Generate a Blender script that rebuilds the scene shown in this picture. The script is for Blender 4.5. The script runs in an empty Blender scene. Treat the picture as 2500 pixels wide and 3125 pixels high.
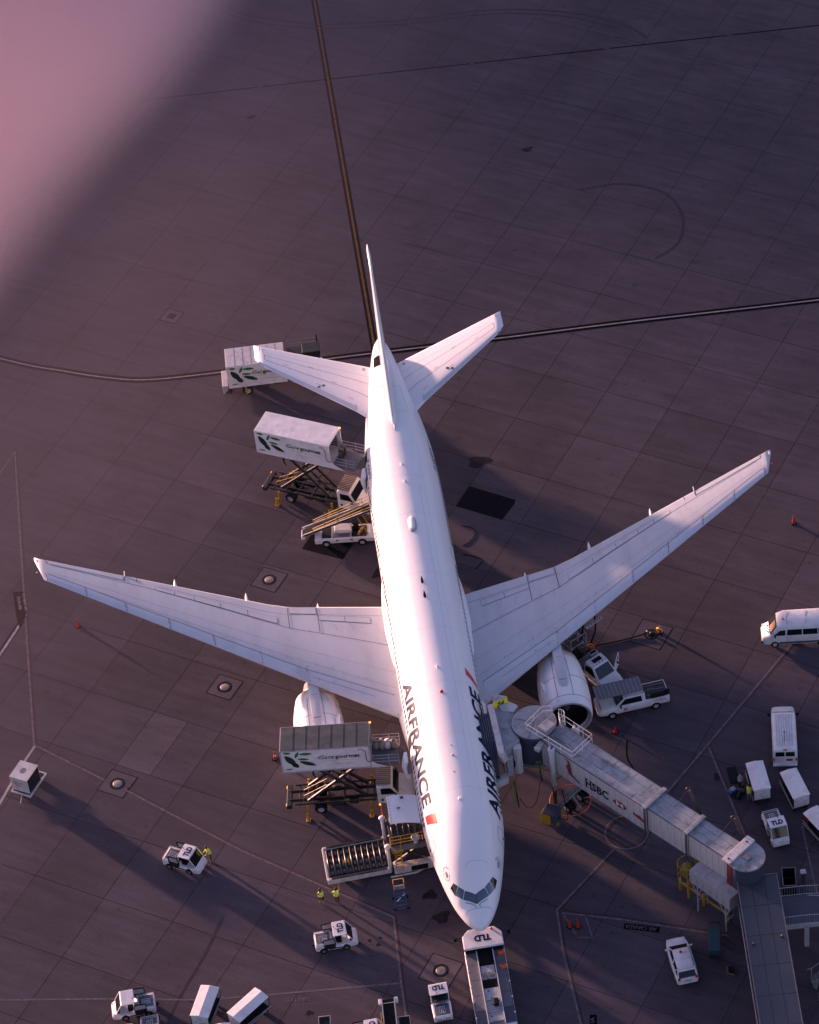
import bpy, bmesh, math, random
from mathutils import Vector, Matrix
random.seed(7)
HS0, HS1, HA, HB = 53, 88, .90, 1.25
PI = math.pi
sc = bpy.context.scene
col = sc.collection
# ------------------------------------------------------------------ camera
cd = bpy.data.cameras.new('camera'); cam = bpy.data.objects.new('camera', cd); col.objects.link(cam)
cam.location = (-6.6015, -147.7465, 190.2006); cam.rotation_euler = (0.804883, 0.016378, -0.195089)
cd.sensor_fit = 'VERTICAL'; cd.sensor_height = 24; cd.lens = 74.4235
cd.shift_x = -0.32267; cd.shift_y = -0.02598
cd.clip_start = 1; cd.clip_end = 6000
sc.camera = cam
# ------------------------------------------------------------------ world, sun, exposure
SUN_EL = math.radians(5.6); SX, SY = 0.66, -0.751          # light travels towards +x, -y
w = bpy.data.worlds.new('World'); sc.world = w; w.use_nodes = True
nt = w.node_tree; nt.nodes.clear()
sky = nt.nodes.new('ShaderNodeTexSky'); sky.sky_type = 'NISHITA'; sky.sun_disc = False
sky.sun_elevation = SUN_EL; sky.sun_rotation = math.atan2(-SX, -SY)
sky.air_density = 1.0; sky.dust_density = 1.5; sky.ozone_density = 1.2
mul = nt.nodes.new('ShaderNodeMix'); mul.data_type = 'RGBA'; mul.blend_type = 'MULTIPLY'
mul.inputs[0].default_value = 1; mul.inputs[7].default_value = (0.90, 0.71, 0.99, 1)
bg = nt.nodes.new('ShaderNodeBackground'); bg.inputs[1].default_value = 0.15
wo = nt.nodes.new('ShaderNodeOutputWorld')
nt.links.new(sky.outputs[0], mul.inputs[6]); nt.links.new(mul.outputs[2], bg.inputs[0]); nt.links.new(bg.outputs[0], wo.inputs[0])
sl = bpy.data.lights.new('sun', 'SUN'); so = bpy.data.objects.new('sun', sl); col.objects.link(so)
sl.energy = 5.0; sl.angle = math.radians(2.0); sl.color = (1.0, 0.57, 0.46)
ld = Vector((SX*math.cos(SUN_EL), SY*math.cos(SUN_EL), -math.sin(SUN_EL)))
so.rotation_euler = ld.to_track_quat('-Z', 'Y').to_euler(); so.location = (-60, 60, 60)
sc.view_settings.view_transform = 'Standard'; sc.view_settings.look = 'None'
sc.view_settings.exposure = 1.42; sc.view_settings.gamma = 1
sc.cycles.volume_step_rate = 2.0; sc.cycles.volume_max_steps = 64
sc.cycles.max_bounces = 5; sc.cycles.volume_bounces = 4

# ------------------------------------------------------------------ materials
def mat(name, c, rough=0.5, metal=0.0, var=0.0, vs=1.2, dirt=None, ds=0.6, dirtamt=0.5, bump=0.0, bs=30, coat=0.0, emit=None, stretch=None, spec=None):
    m = bpy.data.materials.new(name); m.use_nodes = True
    n = m.node_tree; L = n.links; b = n.nodes['Principled BSDF']
    b.inputs['Base Color'].default_value = (*c, 1); b.inputs['Roughness'].default_value = rough
    b.inputs['Metallic'].default_value = metal
    if coat: b.inputs['Coat Weight'].default_value = coat; b.inputs['Coat Roughness'].default_value = 0.08
    if spec is not None: b.inputs['Specular IOR Level'].default_value = spec
    if emit: b.inputs['Emission Color'].default_value = (*emit[:3], 1); b.inputs['Emission Strength'].default_value = emit[3]
    if var or dirt or bump:
        tc = n.nodes.new('ShaderNodeTexCoord'); mp = n.nodes.new('ShaderNodeMapping')
        L.new(tc.outputs['Object'], mp.inputs[0])
        if stretch: mp.inputs['Scale'].default_value = stretch
    if var or dirt:
        nz = n.nodes.new('ShaderNodeTexNoise'); nz.inputs['Scale'].default_value = vs; nz.inputs['Detail'].default_value = 6
        L.new(mp.outputs[0], nz.inputs['Vector'])
        mr = n.nodes.new('ShaderNodeMapRange'); mr.inputs[1].default_value = .3; mr.inputs[2].default_value = .7
        mr.inputs[3].default_value = 1-var; mr.inputs[4].default_value = 1+var
        L.new(nz.outputs[0], mr.inputs[0])
        hs = n.nodes.new('ShaderNodeMix'); hs.data_type = 'RGBA'; hs.blend_type = 'MULTIPLY'; hs.inputs[0].default_value = 1
        hs.inputs[6].default_value = (*c, 1); L.new(mr.outputs[0], hs.inputs[7])
        outc = hs.outputs[2]
        if dirt:
            n2 = n.nodes.new('ShaderNodeTexNoise'); n2.inputs['Scale'].default_value = ds; n2.inputs['Detail'].default_value = 9; n2.inputs['Roughness'].default_value = .7
            L.new(mp.outputs[0], n2.inputs['Vector'])
            r2 = n.nodes.new('ShaderNodeMapRange'); r2.inputs[1].default_value = .48; r2.inputs[2].default_value = .68; r2.inputs[3].default_value = 0; r2.inputs[4].default_value = dirtamt
            L.new(n2.outputs[0], r2.inputs[0])
            d = n.nodes.new('ShaderNodeMix'); d.data_type = 'RGBA'; d.inputs[7].default_value = (*dirt, 1)
            L.new(r2.outputs[0], d.inputs[0]); L.new(outc, d.inputs[6]); outc = d.outputs[2]
        L.new(outc, b.inputs['Base Color'])
    if bump:
        n3 = n.nodes.new('ShaderNodeTexNoise'); n3.inputs['Scale'].default_value = bs; n3.inputs['Detail'].default_value = 4
        L.new(mp.outputs[0], n3.inputs['Vector'])
        bp = n.nodes.new('ShaderNodeBump'); bp.inputs['Strength'].default_value = bump; bp.inputs['Distance'].default_value = .05
        L.new(n3.outputs[0], bp.inputs['Height']); L.new(bp.outputs[0], b.inputs['Normal'])
    return m

def concrete(name, base, rnd=0.16, grain=0.30):
    m = bpy.data.materials.new(name); m.use_nodes = True
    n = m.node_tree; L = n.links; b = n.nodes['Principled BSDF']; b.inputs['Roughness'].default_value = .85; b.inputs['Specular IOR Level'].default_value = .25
    ge = n.nodes.new('ShaderNodeNewGeometry'); oi = n.nodes.new('ShaderNodeObjectInfo')
    def noise(s, det, ro=.55, scale=None, rot=0):
        t = n.nodes.new('ShaderNodeTexNoise'); t.inputs['Scale'].default_value = s; t.inputs['Detail'].default_value = det; t.inputs['Roughness'].default_value = ro
        if scale:
            mp = n.nodes.new('ShaderNodeMapping'); mp.vector_type = 'TEXTURE'; mp.inputs['Scale'].default_value = scale; mp.inputs['Rotation'].default_value = (0, 0, rot)
            L.new(ge.outputs['Position'], mp.inputs[0]); L.new(mp.outputs[0], t.inputs['Vector'])
        else: L.new(ge.outputs['Position'], t.inputs['Vector'])
        return t.outputs[0]
    def rng(o, a, bb, c, d):
        r = n.nodes.new('ShaderNodeMapRange'); r.inputs[1].default_value = a; r.inputs[2].default_value = bb; r.inputs[3].default_value = c; r.inputs[4].default_value = d
        L.new(o, r.inputs[0]); return r.outputs[0]
    def mulv(a, bb):
        x = n.nodes.new('ShaderNodeMath'); x.operation = 'MULTIPLY'; L.new(a, x.inputs[0]); L.new(bb, x.inputs[1]); return x.outputs[0]
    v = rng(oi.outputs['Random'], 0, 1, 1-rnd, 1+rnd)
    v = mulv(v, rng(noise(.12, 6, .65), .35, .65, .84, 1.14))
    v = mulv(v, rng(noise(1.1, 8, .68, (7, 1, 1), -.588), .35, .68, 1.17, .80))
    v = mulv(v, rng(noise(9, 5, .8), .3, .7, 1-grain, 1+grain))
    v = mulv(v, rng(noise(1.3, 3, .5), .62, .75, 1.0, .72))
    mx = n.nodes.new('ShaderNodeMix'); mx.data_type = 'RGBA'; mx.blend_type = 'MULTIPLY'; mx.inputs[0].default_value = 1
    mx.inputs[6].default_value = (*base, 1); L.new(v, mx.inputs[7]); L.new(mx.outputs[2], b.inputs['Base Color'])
    bp = n.nodes.new('ShaderNodeBump'); bp.inputs['Strength'].default_value = .25; bp.inputs['Distance'].default_value = .02
    L.new(noise(14, 4, .7), bp.inputs['Height']); L.new(bp.outputs[0], b.inputs['Normal'])
    return m

M = dict(
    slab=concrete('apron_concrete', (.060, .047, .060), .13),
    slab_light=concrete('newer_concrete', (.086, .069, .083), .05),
    joint=mat('joint_filler', (.010, .009, .011), .9, spec=.05),
    asphalt=mat('asphalt_patch', (.008, .008, .012), .8, spec=.05, var=.25, vs=3),
    air=mat('aircraft_white_paint', (.80, .79, .80), .40, var=.02, vs=.35, coat=.15, dirt=(.62, .58, .58), ds=.35, dirtamt=.35, stretch=(1, .3, 1)),
    wing=mat('aircraft_grey_paint', (.50, .51, .54), .38, var=.05, vs=.5, dirt=(.25, .24, .25), ds=.8, dirtamt=.22, stretch=(1, .25, 1)),
    wingmetal=mat('leading_edge_metal', (.55, .56, .60), .25, .05, var=.05, vs=.8),
    seam=mat('panel_gap', (.06, .06, .07), .7),
    navy=mat('navy_lettering', (.004, .012, .040), .55, spec=.15),
    red=mat('red_paint', (.55, .018, .02), .35, coat=.3),
    redd=mat('faded_red_paint', (.045, .010, .016), .8, var=.4, vs=4),
    glass=mat('dark_glass', (.006, .008, .012), .08, spec=.6),
    cockglass=mat('cockpit_glass', (.02, .05, .08), .04, coat=1, spec=1),
    black=mat('black_rubber', (.012, .012, .013), .75, spec=.05, var=.2, vs=4),
    dark=mat('dark_steel', (.022, .022, .026), .5, .3, var=.3, vs=3, dirt=(.05, .035, .025), dirtamt=.5, ds=2),
    grey=mat('grey_metal', (.16, .16, .17), .5, .3, var=.15, vs=3, dirt=(.05, .045, .04), ds=2, dirtamt=.5),
    lgrey=mat('light_grey_paint', (.36, .36, .38), .5, var=.08, vs=2, dirt=(.12, .10, .09), ds=1.5, dirtamt=.4),
    steel=mat('bare_steel', (.12, .10, .08), .36, .9, var=.1, vs=4),
    chrome=mat('wheel_metal', (.62, .62, .63), .3, .7, var=.1, vs=8),
    white=mat('white_vehicle_paint', (.68, .67, .68), .42, var=.05, vs=2, dirt=(.33, .29, .27), ds=1.2, dirtamt=.42, coat=.2),
    wroof=mat('white_sheet_roof', (.66, .65, .66), .6, var=.08, vs=1.2, dirt=(.35, .32, .31), ds=1.0, dirtamt=.4, bump=.5, bs=1.3),
    groof=mat('grimy_translucent_roof', (.050, .056, .056), .5, var=.3, vs=1.5, dirt=(.17, .14, .125), ds=.9, dirtamt=.6, stretch=(.5, 1, 1)),
    striproof=mat('weathered_cab_roof', (.34, .27, .22), .7, var=.3, vs=4, dirt=(.08, .06, .05), ds=2, dirtamt=.7, stretch=(.3, 6, 1)),
    brwhite=mat('weathered_white_panel', (.52, .50, .50), .55, var=.08, vs=1.5, dirt=(.22, .18, .17), ds=.9, dirtamt=.55, stretch=(2, 2, .35)),
    brroof=mat('stained_bridge_roof', (.27, .29, .32), .65, var=.14, vs=1.6, dirt=(.10, .10, .10), ds=1.3, dirtamt=.75),
    pier=mat('pier_roof_membrane', (.040, .047, .066), .45, var=.12, vs=.6, dirt=(.05, .05, .06), ds=.8, dirtamt=.5),
    shutter=mat('navy_curtain', (.035, .045, .075), .55, var=.15, vs=3),
    yellow=mat('safety_yellow', (.42, .24, .012), .45, var=.12, vs=4, dirt=(.18, .11, .03), ds=2.5, dirtamt=.4),
    signy=mat('sign_yellow', (.85, .68, .01), .4),
    hiviz=mat('hi_vis_yellow', (.70, .85, .03), .7),
    orange=mat('orange_plastic', (.72, .10, .015), .5),
    brick=mat('red_plastic', (.40, .028, .014), .5),
    blue=mat('blue_paint', (.015, .075, .19), .45, var=.15, vs=4),
    teal=mat('dark_teal_tarp', (.008, .045, .06), .7, var=.2, vs=3),
    tugpad=mat('grey_tread_plate', (.12, .12, .14), .55, .2, var=.12, vs=5),
    skin=mat('skin', (.32, .17, .11), .6), cloth=mat('dark_cloth', (.014, .014, .02), .85), maroon=mat('maroon_cloth', (.12, .015, .02), .85),
    boot=mat('boot_leather', (.01, .01, .01), .6), hair=mat('dark_hair', (.012, .009, .008), .8), capm=mat('black_cap', (.01, .01, .012), .8),
    leaf=mat('leaf_print', (.03, .13, .035), .45, var=.35, vs=3), leafd=mat('dark_leaf_print', (.008, .035, .018), .45, var=.3, vs=3),
    loggreen=mat('logo_green', (.07, .17, .06), .45), logblk=mat('logo_black', (.02, .02, .022), .45),
    paintw=mat('road_white', (.34, .32, .33), .7, var=.25, vs=3, dirt=(.08, .07, .07), ds=2, dirtamt=.5),
    paintf=mat('worn_road_white', (.15, .13, .145), .8, spec=.05, var=.35, vs=3, dirt=(.07, .06, .06), ds=2, dirtamt=.7),
    paintm=mat('taxi_white', (.24, .215, .225), .75, var=.25, vs=3, dirt=(.08, .07, .07), ds=2, dirtamt=.5),
    painty=mat('road_yellow', (.14, .072, .022), .7, spec=.05, var=.3, vs=2, dirt=(.08, .05, .03), ds=1.2, dirtamt=.5),
    paintk=mat('road_black', (.004, .004, .005), .8, spec=.05, var=.2, vs=3),
    rubber=mat('tyre_mark_rubber', (.053, .042, .052), .9, spec=.05, var=.3, vs=4),
    oil=mat('oil_stain', (.022, .018, .021), .6, spec=.05, var=.3, vs=2),
    cover=mat('pit_cover_metal', (.26, .235, .23), .5, .3, var=.15, vs=5),
    amber=mat('amber_lamp', (.8, .2, .01), .3, emit=(1, .35, .05, .8)),
    redlamp=mat('red_lamp', (.6, .01, .01), .2), lamp=mat('headlamp_glass', (.8, .8, .78), .1, coat=1),
    hoseg=mat('green_strap', (.09, .20, .035), .6), bag=mat('grey_bag', (.22, .22, .25), .7, var=.2, vs=5), brownc=mat('canvas_bag', (.30, .24, .19), .8, var=.2, vs=5),
    redside=mat('dark_red_panel', (.09, .012, .015), .6), taupe=mat('tan_seat', (.35, .2, .1), .7), bin=mat('dark_bin', (.012, .015, .02), .7, spec=.05), ductcol=mat('mustard_duct_fabric', (.20, .16, .02), .7, var=.4, vs=6), redad=mat('weathered_red_print', (.26, .03, .03), .6, var=.3, vs=3), golden=mat('coiled_brass', (.9, .45, .05), .35, .3),
)

# ------------------------------------------------------------------ mesh builder
class MB:
    def __init__(s): s.v = []; s.f = []; s.m = []
    def add(s, vs, fs, mi=0):
        o = len(s.v); s.v += [tuple(v) for v in vs]; s.f += [tuple(i+o for i in f) for f in fs]; s.m += [mi]*len(fs); return s
    def box(s, c, d, rz=0, ry=0, mi=0, top=None, sh=0):
        hx, hy, hz = d[0]/2, d[1]/2, d[2]/2; tx, ty = top or (1, 1)
        p = [(-hx, -hy, -hz), (hx, -hy, -hz), (hx, hy, -hz), (-hx, hy, -hz), (-hx*tx+sh, -hy*ty, hz), (hx*tx+sh, -hy*ty, hz), (hx*tx+sh, hy*ty, hz), (-hx*tx+sh, hy*ty, hz)]
        R = Matrix.Rotation(rz, 3, 'Z') @ Matrix.Rotation(ry, 3, 'Y')
        return s.add([R @ Vector(q) + Vector(c) for q in p], [(3, 2, 1, 0), (4, 5, 6, 7), (0, 1, 5, 4), (1, 2, 6, 5), (2, 3, 7, 6), (3, 0, 4, 7)], mi)
    def bar(s, p, q, wd=.05, ht=None, mi=0):
        p, q = Vector(p), Vector(q); d = q-p; L = d.length; d.normalize(); ht = ht or wd
        u = Vector((0, 0, 1)) if abs(d.z) < .95 else Vector((0, 1, 0)); a = d.cross(u).normalized(); b = a.cross(d).normalized()
        vs = [e + a*sx*wd/2 + b*sy*ht/2 for e in (p, q) for sx, sy in ((-1, -1), (1, -1), (1, 1), (-1, 1))]
        return s.add(vs, [(3, 2, 1, 0), (4, 5, 6, 7), (0, 1, 5, 4), (1, 2, 6, 5), (2, 3, 7, 6), (3, 0, 4, 7)], mi)
    def tube(s, pts, r, n=8, mi=0, cap=True, r2=None):
        pts = [Vector(p) for p in pts]; N = len(pts); vs = []
        for i, p in enumerate(pts):
            d = (pts[min(i+1, N-1)]-pts[max(i-1, 0)]).normalized()
            u = Vector((0, 0, 1)) if abs(d.z) < .95 else Vector((0, 1, 0)); a = d.cross(u).normalized(); b = a.cross(d).normalized()
            rr = r if r2 is None else r+(r2-r)*i/max(1, N-1)
            vs += [p + (a*math.cos(2*PI*k/n)+b*math.sin(2*PI*k/n))*rr for k in range(n)]
        fs = [(i*n+k, i*n+(k+1) % n, (i+1)*n+(k+1) % n, (i+1)*n+k) for i in range(N-1) for k in range(n)]
        if cap: fs += [tuple(range(n-1, -1, -1)), tuple((N-1)*n+k for k in range(n))]
        return s.add(vs, fs, mi)
    def prism(s, poly, z0, z1, mi=0, f=None):
        n = len(poly); f = f or (lambda x, y, z: (x, y, z))
        vs = [f(x, y, z0) for x, y in poly]+[f(x, y, z1) for x, y in poly]
        return s.add(vs, [tuple(range(n-1, -1, -1)), tuple(range(n, 2*n))]+[(i, (i+1) % n, n+(i+1) % n, n+i) for i in range(n)], mi)
    def side(s, prof, y0, y1, mi=0):            # profile in x,z extruded along y
        n = len(prof)
        vs = [(x, y0, z) for x, z in prof]+[(x, y1, z) for x, z in prof]
        return s.add(vs, [tuple(range(n)), tuple(range(2*n-1, n-1, -1))]+[(n+i, n+(i+1) % n, (i+1) % n, i) for i in range(n)], mi)
    def loft(s, rings, mi=0, cap=True, close=True):
        n = len(rings[0]); o = []
        for r in rings: o += r
        m = n if close else n-1
        fs = [(i*n+k, i*n+(k+1) % n, (i+1)*n+(k+1) % n, (i+1)*n+k) for i in range(len(rings)-1) for k in range(m)]
        if cap: fs += [tuple(range(n-1, -1, -1)), tuple((len(rings)-1)*n+k for k in range(n))]
        return s.add(o, fs, mi)
    def lathe(s, prof, n=16, axis='z', c=(0, 0, 0), mi=0, cap=False):
        rings = []
        for r, h in prof:
            ring = []
            for k in range(n):
                a = 2*PI*k/n; x, y = r*math.cos(a), r*math.sin(a)
                p = {'z': (x, y, h), 'y': (x, h, y), 'x': (h, x, y)}[axis]; ring.append((p[0]+c[0], p[1]+c[1], p[2]+c[2]))
            rings.append(ring)
        return s.loft(rings, mi, cap)
    def ball(s, c, r, n=10, mi=0, sz=1):
        return s.lathe([(max(1e-3, r*math.sin(PI*i/n)), r*sz*math.cos(PI*i/n)) for i in range(n+1)], n*2, 'z', c, mi)
    def mesh(s, name, mats, smooth=False):
        me = bpy.data.meshes.new(name); me.from_pydata(s.v, [], s.f)
        for m in (mats if isinstance(mats, (list, tuple)) else [mats]): me.materials.append(m)
        me.polygons.foreach_set('material_index', s.m)
        bm = bmesh.new(); bm.from_mesh(me); bmesh.ops.recalc_face_normals(bm, faces=bm.faces); bm.to_mesh(me); bm.free()
        if smooth: me.polygons.foreach_set('use_smooth', [True]*len(me.polygons)); me.update()
        return me
    def build(s, name, mats, parent=None, smooth=False, bev=0, loc=None):
        o = bpy.data.objects.new(name, s.mesh(name, mats, smooth)); col.objects.link(o)
        if parent: o.parent = parent
        if loc: o.location = loc
        if smooth == 'auto' or bev:
            if bev:
                b = o.modifiers.new('bevel', 'BEVEL'); b.width = bev; b.segments = 2; b.limit_method = 'ANGLE'; b.angle_limit = .6
        return o

def tag(o, label=None, cat=None, group=None, kind=None):
    if label: o['label'] = label
    if cat: o['category'] = cat
    if group: o['group'] = group
    if kind: o['kind'] = kind
    return o
def root(name, loc, rz, label, cat, group=None):
    o = bpy.data.objects.new(name, None); col.objects.link(o); o.empty_display_size = .3
    o.location = loc; o.rotation_euler = (0, 0, rz); return tag(o, label, cat, group)
def dup(o, parent=None):
    c = o.copy(); col.objects.link(c)
    if parent: c.parent = parent
    for ch in list(o.children): dup(ch, c)
    return c
def place(o, loc, rz, label, group=None):
    o.location = loc; o.rotation_euler = (0, 0, rz); o['label'] = label
    if group: o['group'] = group
    return o
def deg(a): return a*PI/180

def text_mesh(s, shear=0, bold=0.0, sp=1.0, res=3):
    cu = bpy.data.curves.new('text_curve', 'FONT'); cu.body = s; cu.shear = shear; cu.offset = bold; cu.space_character = sp; cu.resolution_u = res
    o = bpy.data.objects.new('text_tmp', cu); col.objects.link(o)
    bpy.context.view_layer.update()
    me = bpy.data.meshes.new_from_object(o.evaluated_get(bpy.context.evaluated_depsgraph_get()))
    bpy.data.objects.remove(o); bpy.data.curves.remove(cu)
    xs = [v.co.x for v in me.vertices]; ys = [v.co.y for v in me.vertices]
    x0, x1, y0, y1 = min(xs), max(xs), min(ys), max(ys)
    for v in me.vertices: v.co = ((v.co.x-x0)/(x1-x0), (v.co.y-y0)/(y1-y0), 0)
    return me
def text_obj(name, s, m, fn, parent=None, cuts=(0, 0), **k):
    """text mapped by fn(u, v) -> point, u and v in 0..1"""
    me = text_mesh(s, **k)
    bm = bmesh.new(); bm.from_mesh(me); bm.normal_update()
    for ax, nn in ((0, cuts[0]), (1, cuts[1])):
        for i in range(1, nn):
            no = [0, 0, 0]; no[ax] = 1; co = [0, 0, 0]; co[ax] = i/nn
            bmesh.ops.bisect_plane(bm, geom=bm.verts[:]+bm.edges[:]+bm.faces[:], plane_co=co, plane_no=no)
    for v in bm.verts: v.co = Vector(fn(v.co.x, v.co.y))
    bm.to_mesh(me); bm.free(); me.materials.clear(); me.materials.append(m); me.name = name
    o = bpy.data.objects.new(name, me); col.objects.link(o)
    if parent: o.parent = parent
    return o
def flat_text(name, s, m, o, ux, uy, parent=None, **k):
    """o origin (lower left), ux full width vector, uy full height vector"""
    o, ux, uy = Vector(o), Vector(ux), Vector(uy)
    return text_obj(name, s, m, lambda u, v: o+ux*u+uy*v, parent, **k)

# ------------------------------------------------------------------ ground: apron with jointed slabs
TH = -0.58830; A = 6.0456; GX, GY = -5.2550, 122.3880
HH = [0, -5.97, -11.93, -19.05, -25.18, -31.15, -37.24, -43.33, -49.45, -55.27, -61.48, -67.54, -73.68, -79.63, -85.69, -91.78, -97.85, -103.92, -109.98]
HH = [6.0*i for i in range(14, 0, -1)] + HH + [-109.98-6.06*i for i in range(1, 12)]
def gp(d, h): c, s_ = math.cos(TH), math.sin(TH); return Vector((GX+d*A*c-h*s_, GY+d*A*s_+h*c, 0))
apron = MB().box((0, 60, -.27), (5000, 5000, .5)).build('apron', M['joint']); tag(apron, kind='structure')
from bpy_extras.object_utils import world_to_camera_view
bpy.context.view_layer.update()
cells = []
for r in range(len(HH)-1):
    for d in range(-16, 30):
        mid = gp(d+.5, (HH[r]+HH[r+1])/2)
        q = world_to_camera_view(sc, cam, mid)
        vis = -0.05 < q.x < 1.05 and -0.05 < q.y < 1.05
        cells.append((0 if vis else 1, (mid-cam.location).length, d, r, mid))
cells.sort()
split_cells = {}
cache = {}
rest = MB(); nslab = 0
for vis, _, d, r, mid in cells:
    h0, h1 = HH[r], HH[r+1]; ly = h0-h1
    if vis == 0 and nslab < 298:
        parts = [(0, 1, 0, 1, 'slab')]
        if (d, r) in ((6, 28),): parts = [(0, .51, 0, 1, 'slab_light'), (.51, 1, 0, 1, 'slab')]
        for a0, a1, b0, b1, mk in parts:
            key = (round((a1-a0)*A, 3), round(ly, 3), mk)
            if key not in cache:
                sx, sy = key[0]-.04, key[1]-.04
                cache[key] = MB().box((0, 0, -.05), (sx, sy, .10)).mesh('slab', M[mk])
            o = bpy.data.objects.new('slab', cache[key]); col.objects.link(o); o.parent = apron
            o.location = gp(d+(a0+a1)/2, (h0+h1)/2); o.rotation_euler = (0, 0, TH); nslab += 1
    else:
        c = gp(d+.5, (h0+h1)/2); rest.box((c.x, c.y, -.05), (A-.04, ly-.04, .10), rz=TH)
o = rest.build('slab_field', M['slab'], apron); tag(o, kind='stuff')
far = MB()
for q in range(36):
    a0, a1 = 2*PI*q/36, 2*PI*(q+1)/36
    far.add([(math.cos(a)*rr, 60+math.sin(a)*rr, -.012) for a, rr in ((a0, 125), (a1, 125), (a1, 2400), (a0, 2400))], [(0, 1, 2, 3)])
tag(far.build('distant_ground', M['slab']), kind='structure')

# unseen ridge added a kilometre off towards the sun to shade the far right
hb = MB(); HD = 950; n_ = 60
rows_ = []
for j in range(7):
    row = []
    for i in range(n_+1):
        s_ = -700+1900*i/n_
        k = min(1, max(0, (s_-HS0)/(HS1-HS0))); base = math.tan(SUN_EL)*HD
        top = base*(HA+(HB-HA)*(k*k*(3-2*k)))*(1 if s_ > HS0 else max(.15, 1+(s_-HS0)/420))*(1 if s_ < 500 else max(.2, 1-(s_-500)/900))
        t = HD+(j-3)*110; f_ = (1, .86, .55, .0)[abs(j-3)]
        px, py = .751*s_-SX*t, .66*s_-SY*t
        row.append((px, py, top*f_-3))
    rows_.append(row)
hb.loft(rows_, cap=False, close=False); tag(hb.build('added_shade_ridge', mat('added_ridge_scrub', (.04, .045, .02), .9, var=.4, vs=.02), smooth=True), kind='structure')
def strip(name, pts, wd, m, z=.005, off=0, parent=None, kind='structure'):
    b = MB(); pts = [Vector((p[0], p[1], 0)) for p in pts]; n = len(pts); vs = []
    for i, p in enumerate(pts):
        d0 = (pts[i]-pts[i-1]).normalized() if i else None; d1 = (pts[i+1]-pts[i]).normalized() if i < n-1 else None
        d = ((d0 or d1)+(d1 or d0)).normalized(); nn = Vector((-d.y, d.x, 0)); k = 1/max(.5, nn.dot(Vector((-(d1 or d0).y, (d1 or d0).x, 0))))
        for s_ in (off-wd/2, off+wd/2): q = p+nn*s_*k; vs.append((q.x, q.y, z))
    b.add(vs, [(2*i, 2*i+1, 2*i+3, 2*i+2) for i in range(n-1)])
    o = b.build(name, m, parent)
    if kind: tag(o, kind=kind)
    return o
def smoothpts(pts, n=8):
    out = []
    P = [pts[0]]+list(pts)+[pts[-1]]
    for i in range(1, len(P)-2):
        for k in range(n):
            t = k/n; a, b, c, d = [Vector((*p[:2], p[2] if len(p) > 2 else 0)) for p in P[i-1:i+3]]
            out.append(.5*((2*b)+(c-a)*t+(2*a-5*b+4*c-d)*t*t+(3*b-a-3*c+d)*t**3))
    out.append(Vector((*pts[-1][:2], pts[-1][2] if len(pts[-1]) > 2 else 0)))
    return out
# lead-in line and taxi lines
strip('lead_in_line_border', [(-.25, 160), (-.25, 12)], .66, M['paintk'], .004)
strip('lead_in_line', [(-.25, 160), (-.25, 12)], .20, M['painty'], .008)
tl = smoothpts([(-50, 88), (-33.7, 77.3), (-28, 74.3), (-24.5, 72.7), (-21, 71.6), (-15.2, 71.2), (-.4, 70.83), (11, 70.45), (24, 70.15), (40.6, 69.5), (75, 68.5)], 6)
strip('taxi_line_border', tl, .78, M['paintk'], .012); strip('taxi_line', tl, .15, M['paintm'], .016)
strip('cable_trench', [(-21.4, 113.63), (-1.6, 113.1), (19.2, 112.4), (49.6, 111.4), (80, 110.6)], .16, M['paintk'], .004)
def edge_line(nm, pts):        # dull red band beside a worn white one
    strip('safety_line_red', pts, .17, M['redd'], .005, off=.0); strip('safety_line_white', pts, .15, M['paintf'], .009, off=-.18)
edge_line('a', [(-35.5, 59.8), (-32.7, 64.9), (-32.55, 59), (-32.4, 44.8), (-32.2, 29.5), (-26.9, 24.6)])
edge_line('b', [(-25.3, 23.2), (-22.6, 20.6), (-16.8, 15.1), (-6.0, 6.15), (-6.17, -.3), (-6.25, -22)])
edge_line('c', [(33, 31.2), (29.6, 27.7), (20.45, 18.0), (16.25, 13.6), (13.6, 11.0)])
edge_line('c2', [(20.6, 17.9), (21.75, 7.7), (21.9, 5)])
edge_line('d', [(11.4, 9.0), (6.25, 4.1), (6.1, .3), (6.4, -8), (6.6, -22)])
edge_line('e', [(6.45, 4.0), (10.8, 2.43), (18.5, -.8)])
strip('stand_line', [(26.0, 8.4), (25.7, .9), (25.6, -10)], .13, M['paintf'], .005)
strip('stand_line', [(-32.45, 44.3), (-33.6, 42.2), (-36, 37.9)], .5, M['paintk'], .005); strip('stand_line', [(-32.5, 44.2), (-33.6, 42.1), (-36, 37.8)], .22, M['paintw'], .009)
strip('stand_line', [(-32.28, 29.3), (-33.6, 27.1), (-36.2, 21.8)], .2, M['paintw'], .005)
strip('stand_line', [(-37, 4.6), (-31.7, 3.55), (-27.9, 2.8), (-21, 1.25), (-15.9, .69), (-6.3, -.25)], .15, M['paintf'], .006)
circ = [(12.55+1.5*math.cos(a*PI/18), 10.62+1.5*math.sin(a*PI/18)) for a in range(37)]
strip('bridge_parking_circle', circ, .17, M['redd'], .013); strip('bridge_parking_circle', circ, .12, M['paintf'], .013, off=-.17)
for a, b, m_ in (((6.5, 3.6), (7.2, 1.2), 'paintf'), ((8.1, 3.1), (8.3, 1.0), 'paintf'), ((7.1, 1.3), (8.3, 1.0), 'paintf')): strip('cone_box_marking', [a, b], .10, M[m_], .006)
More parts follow.
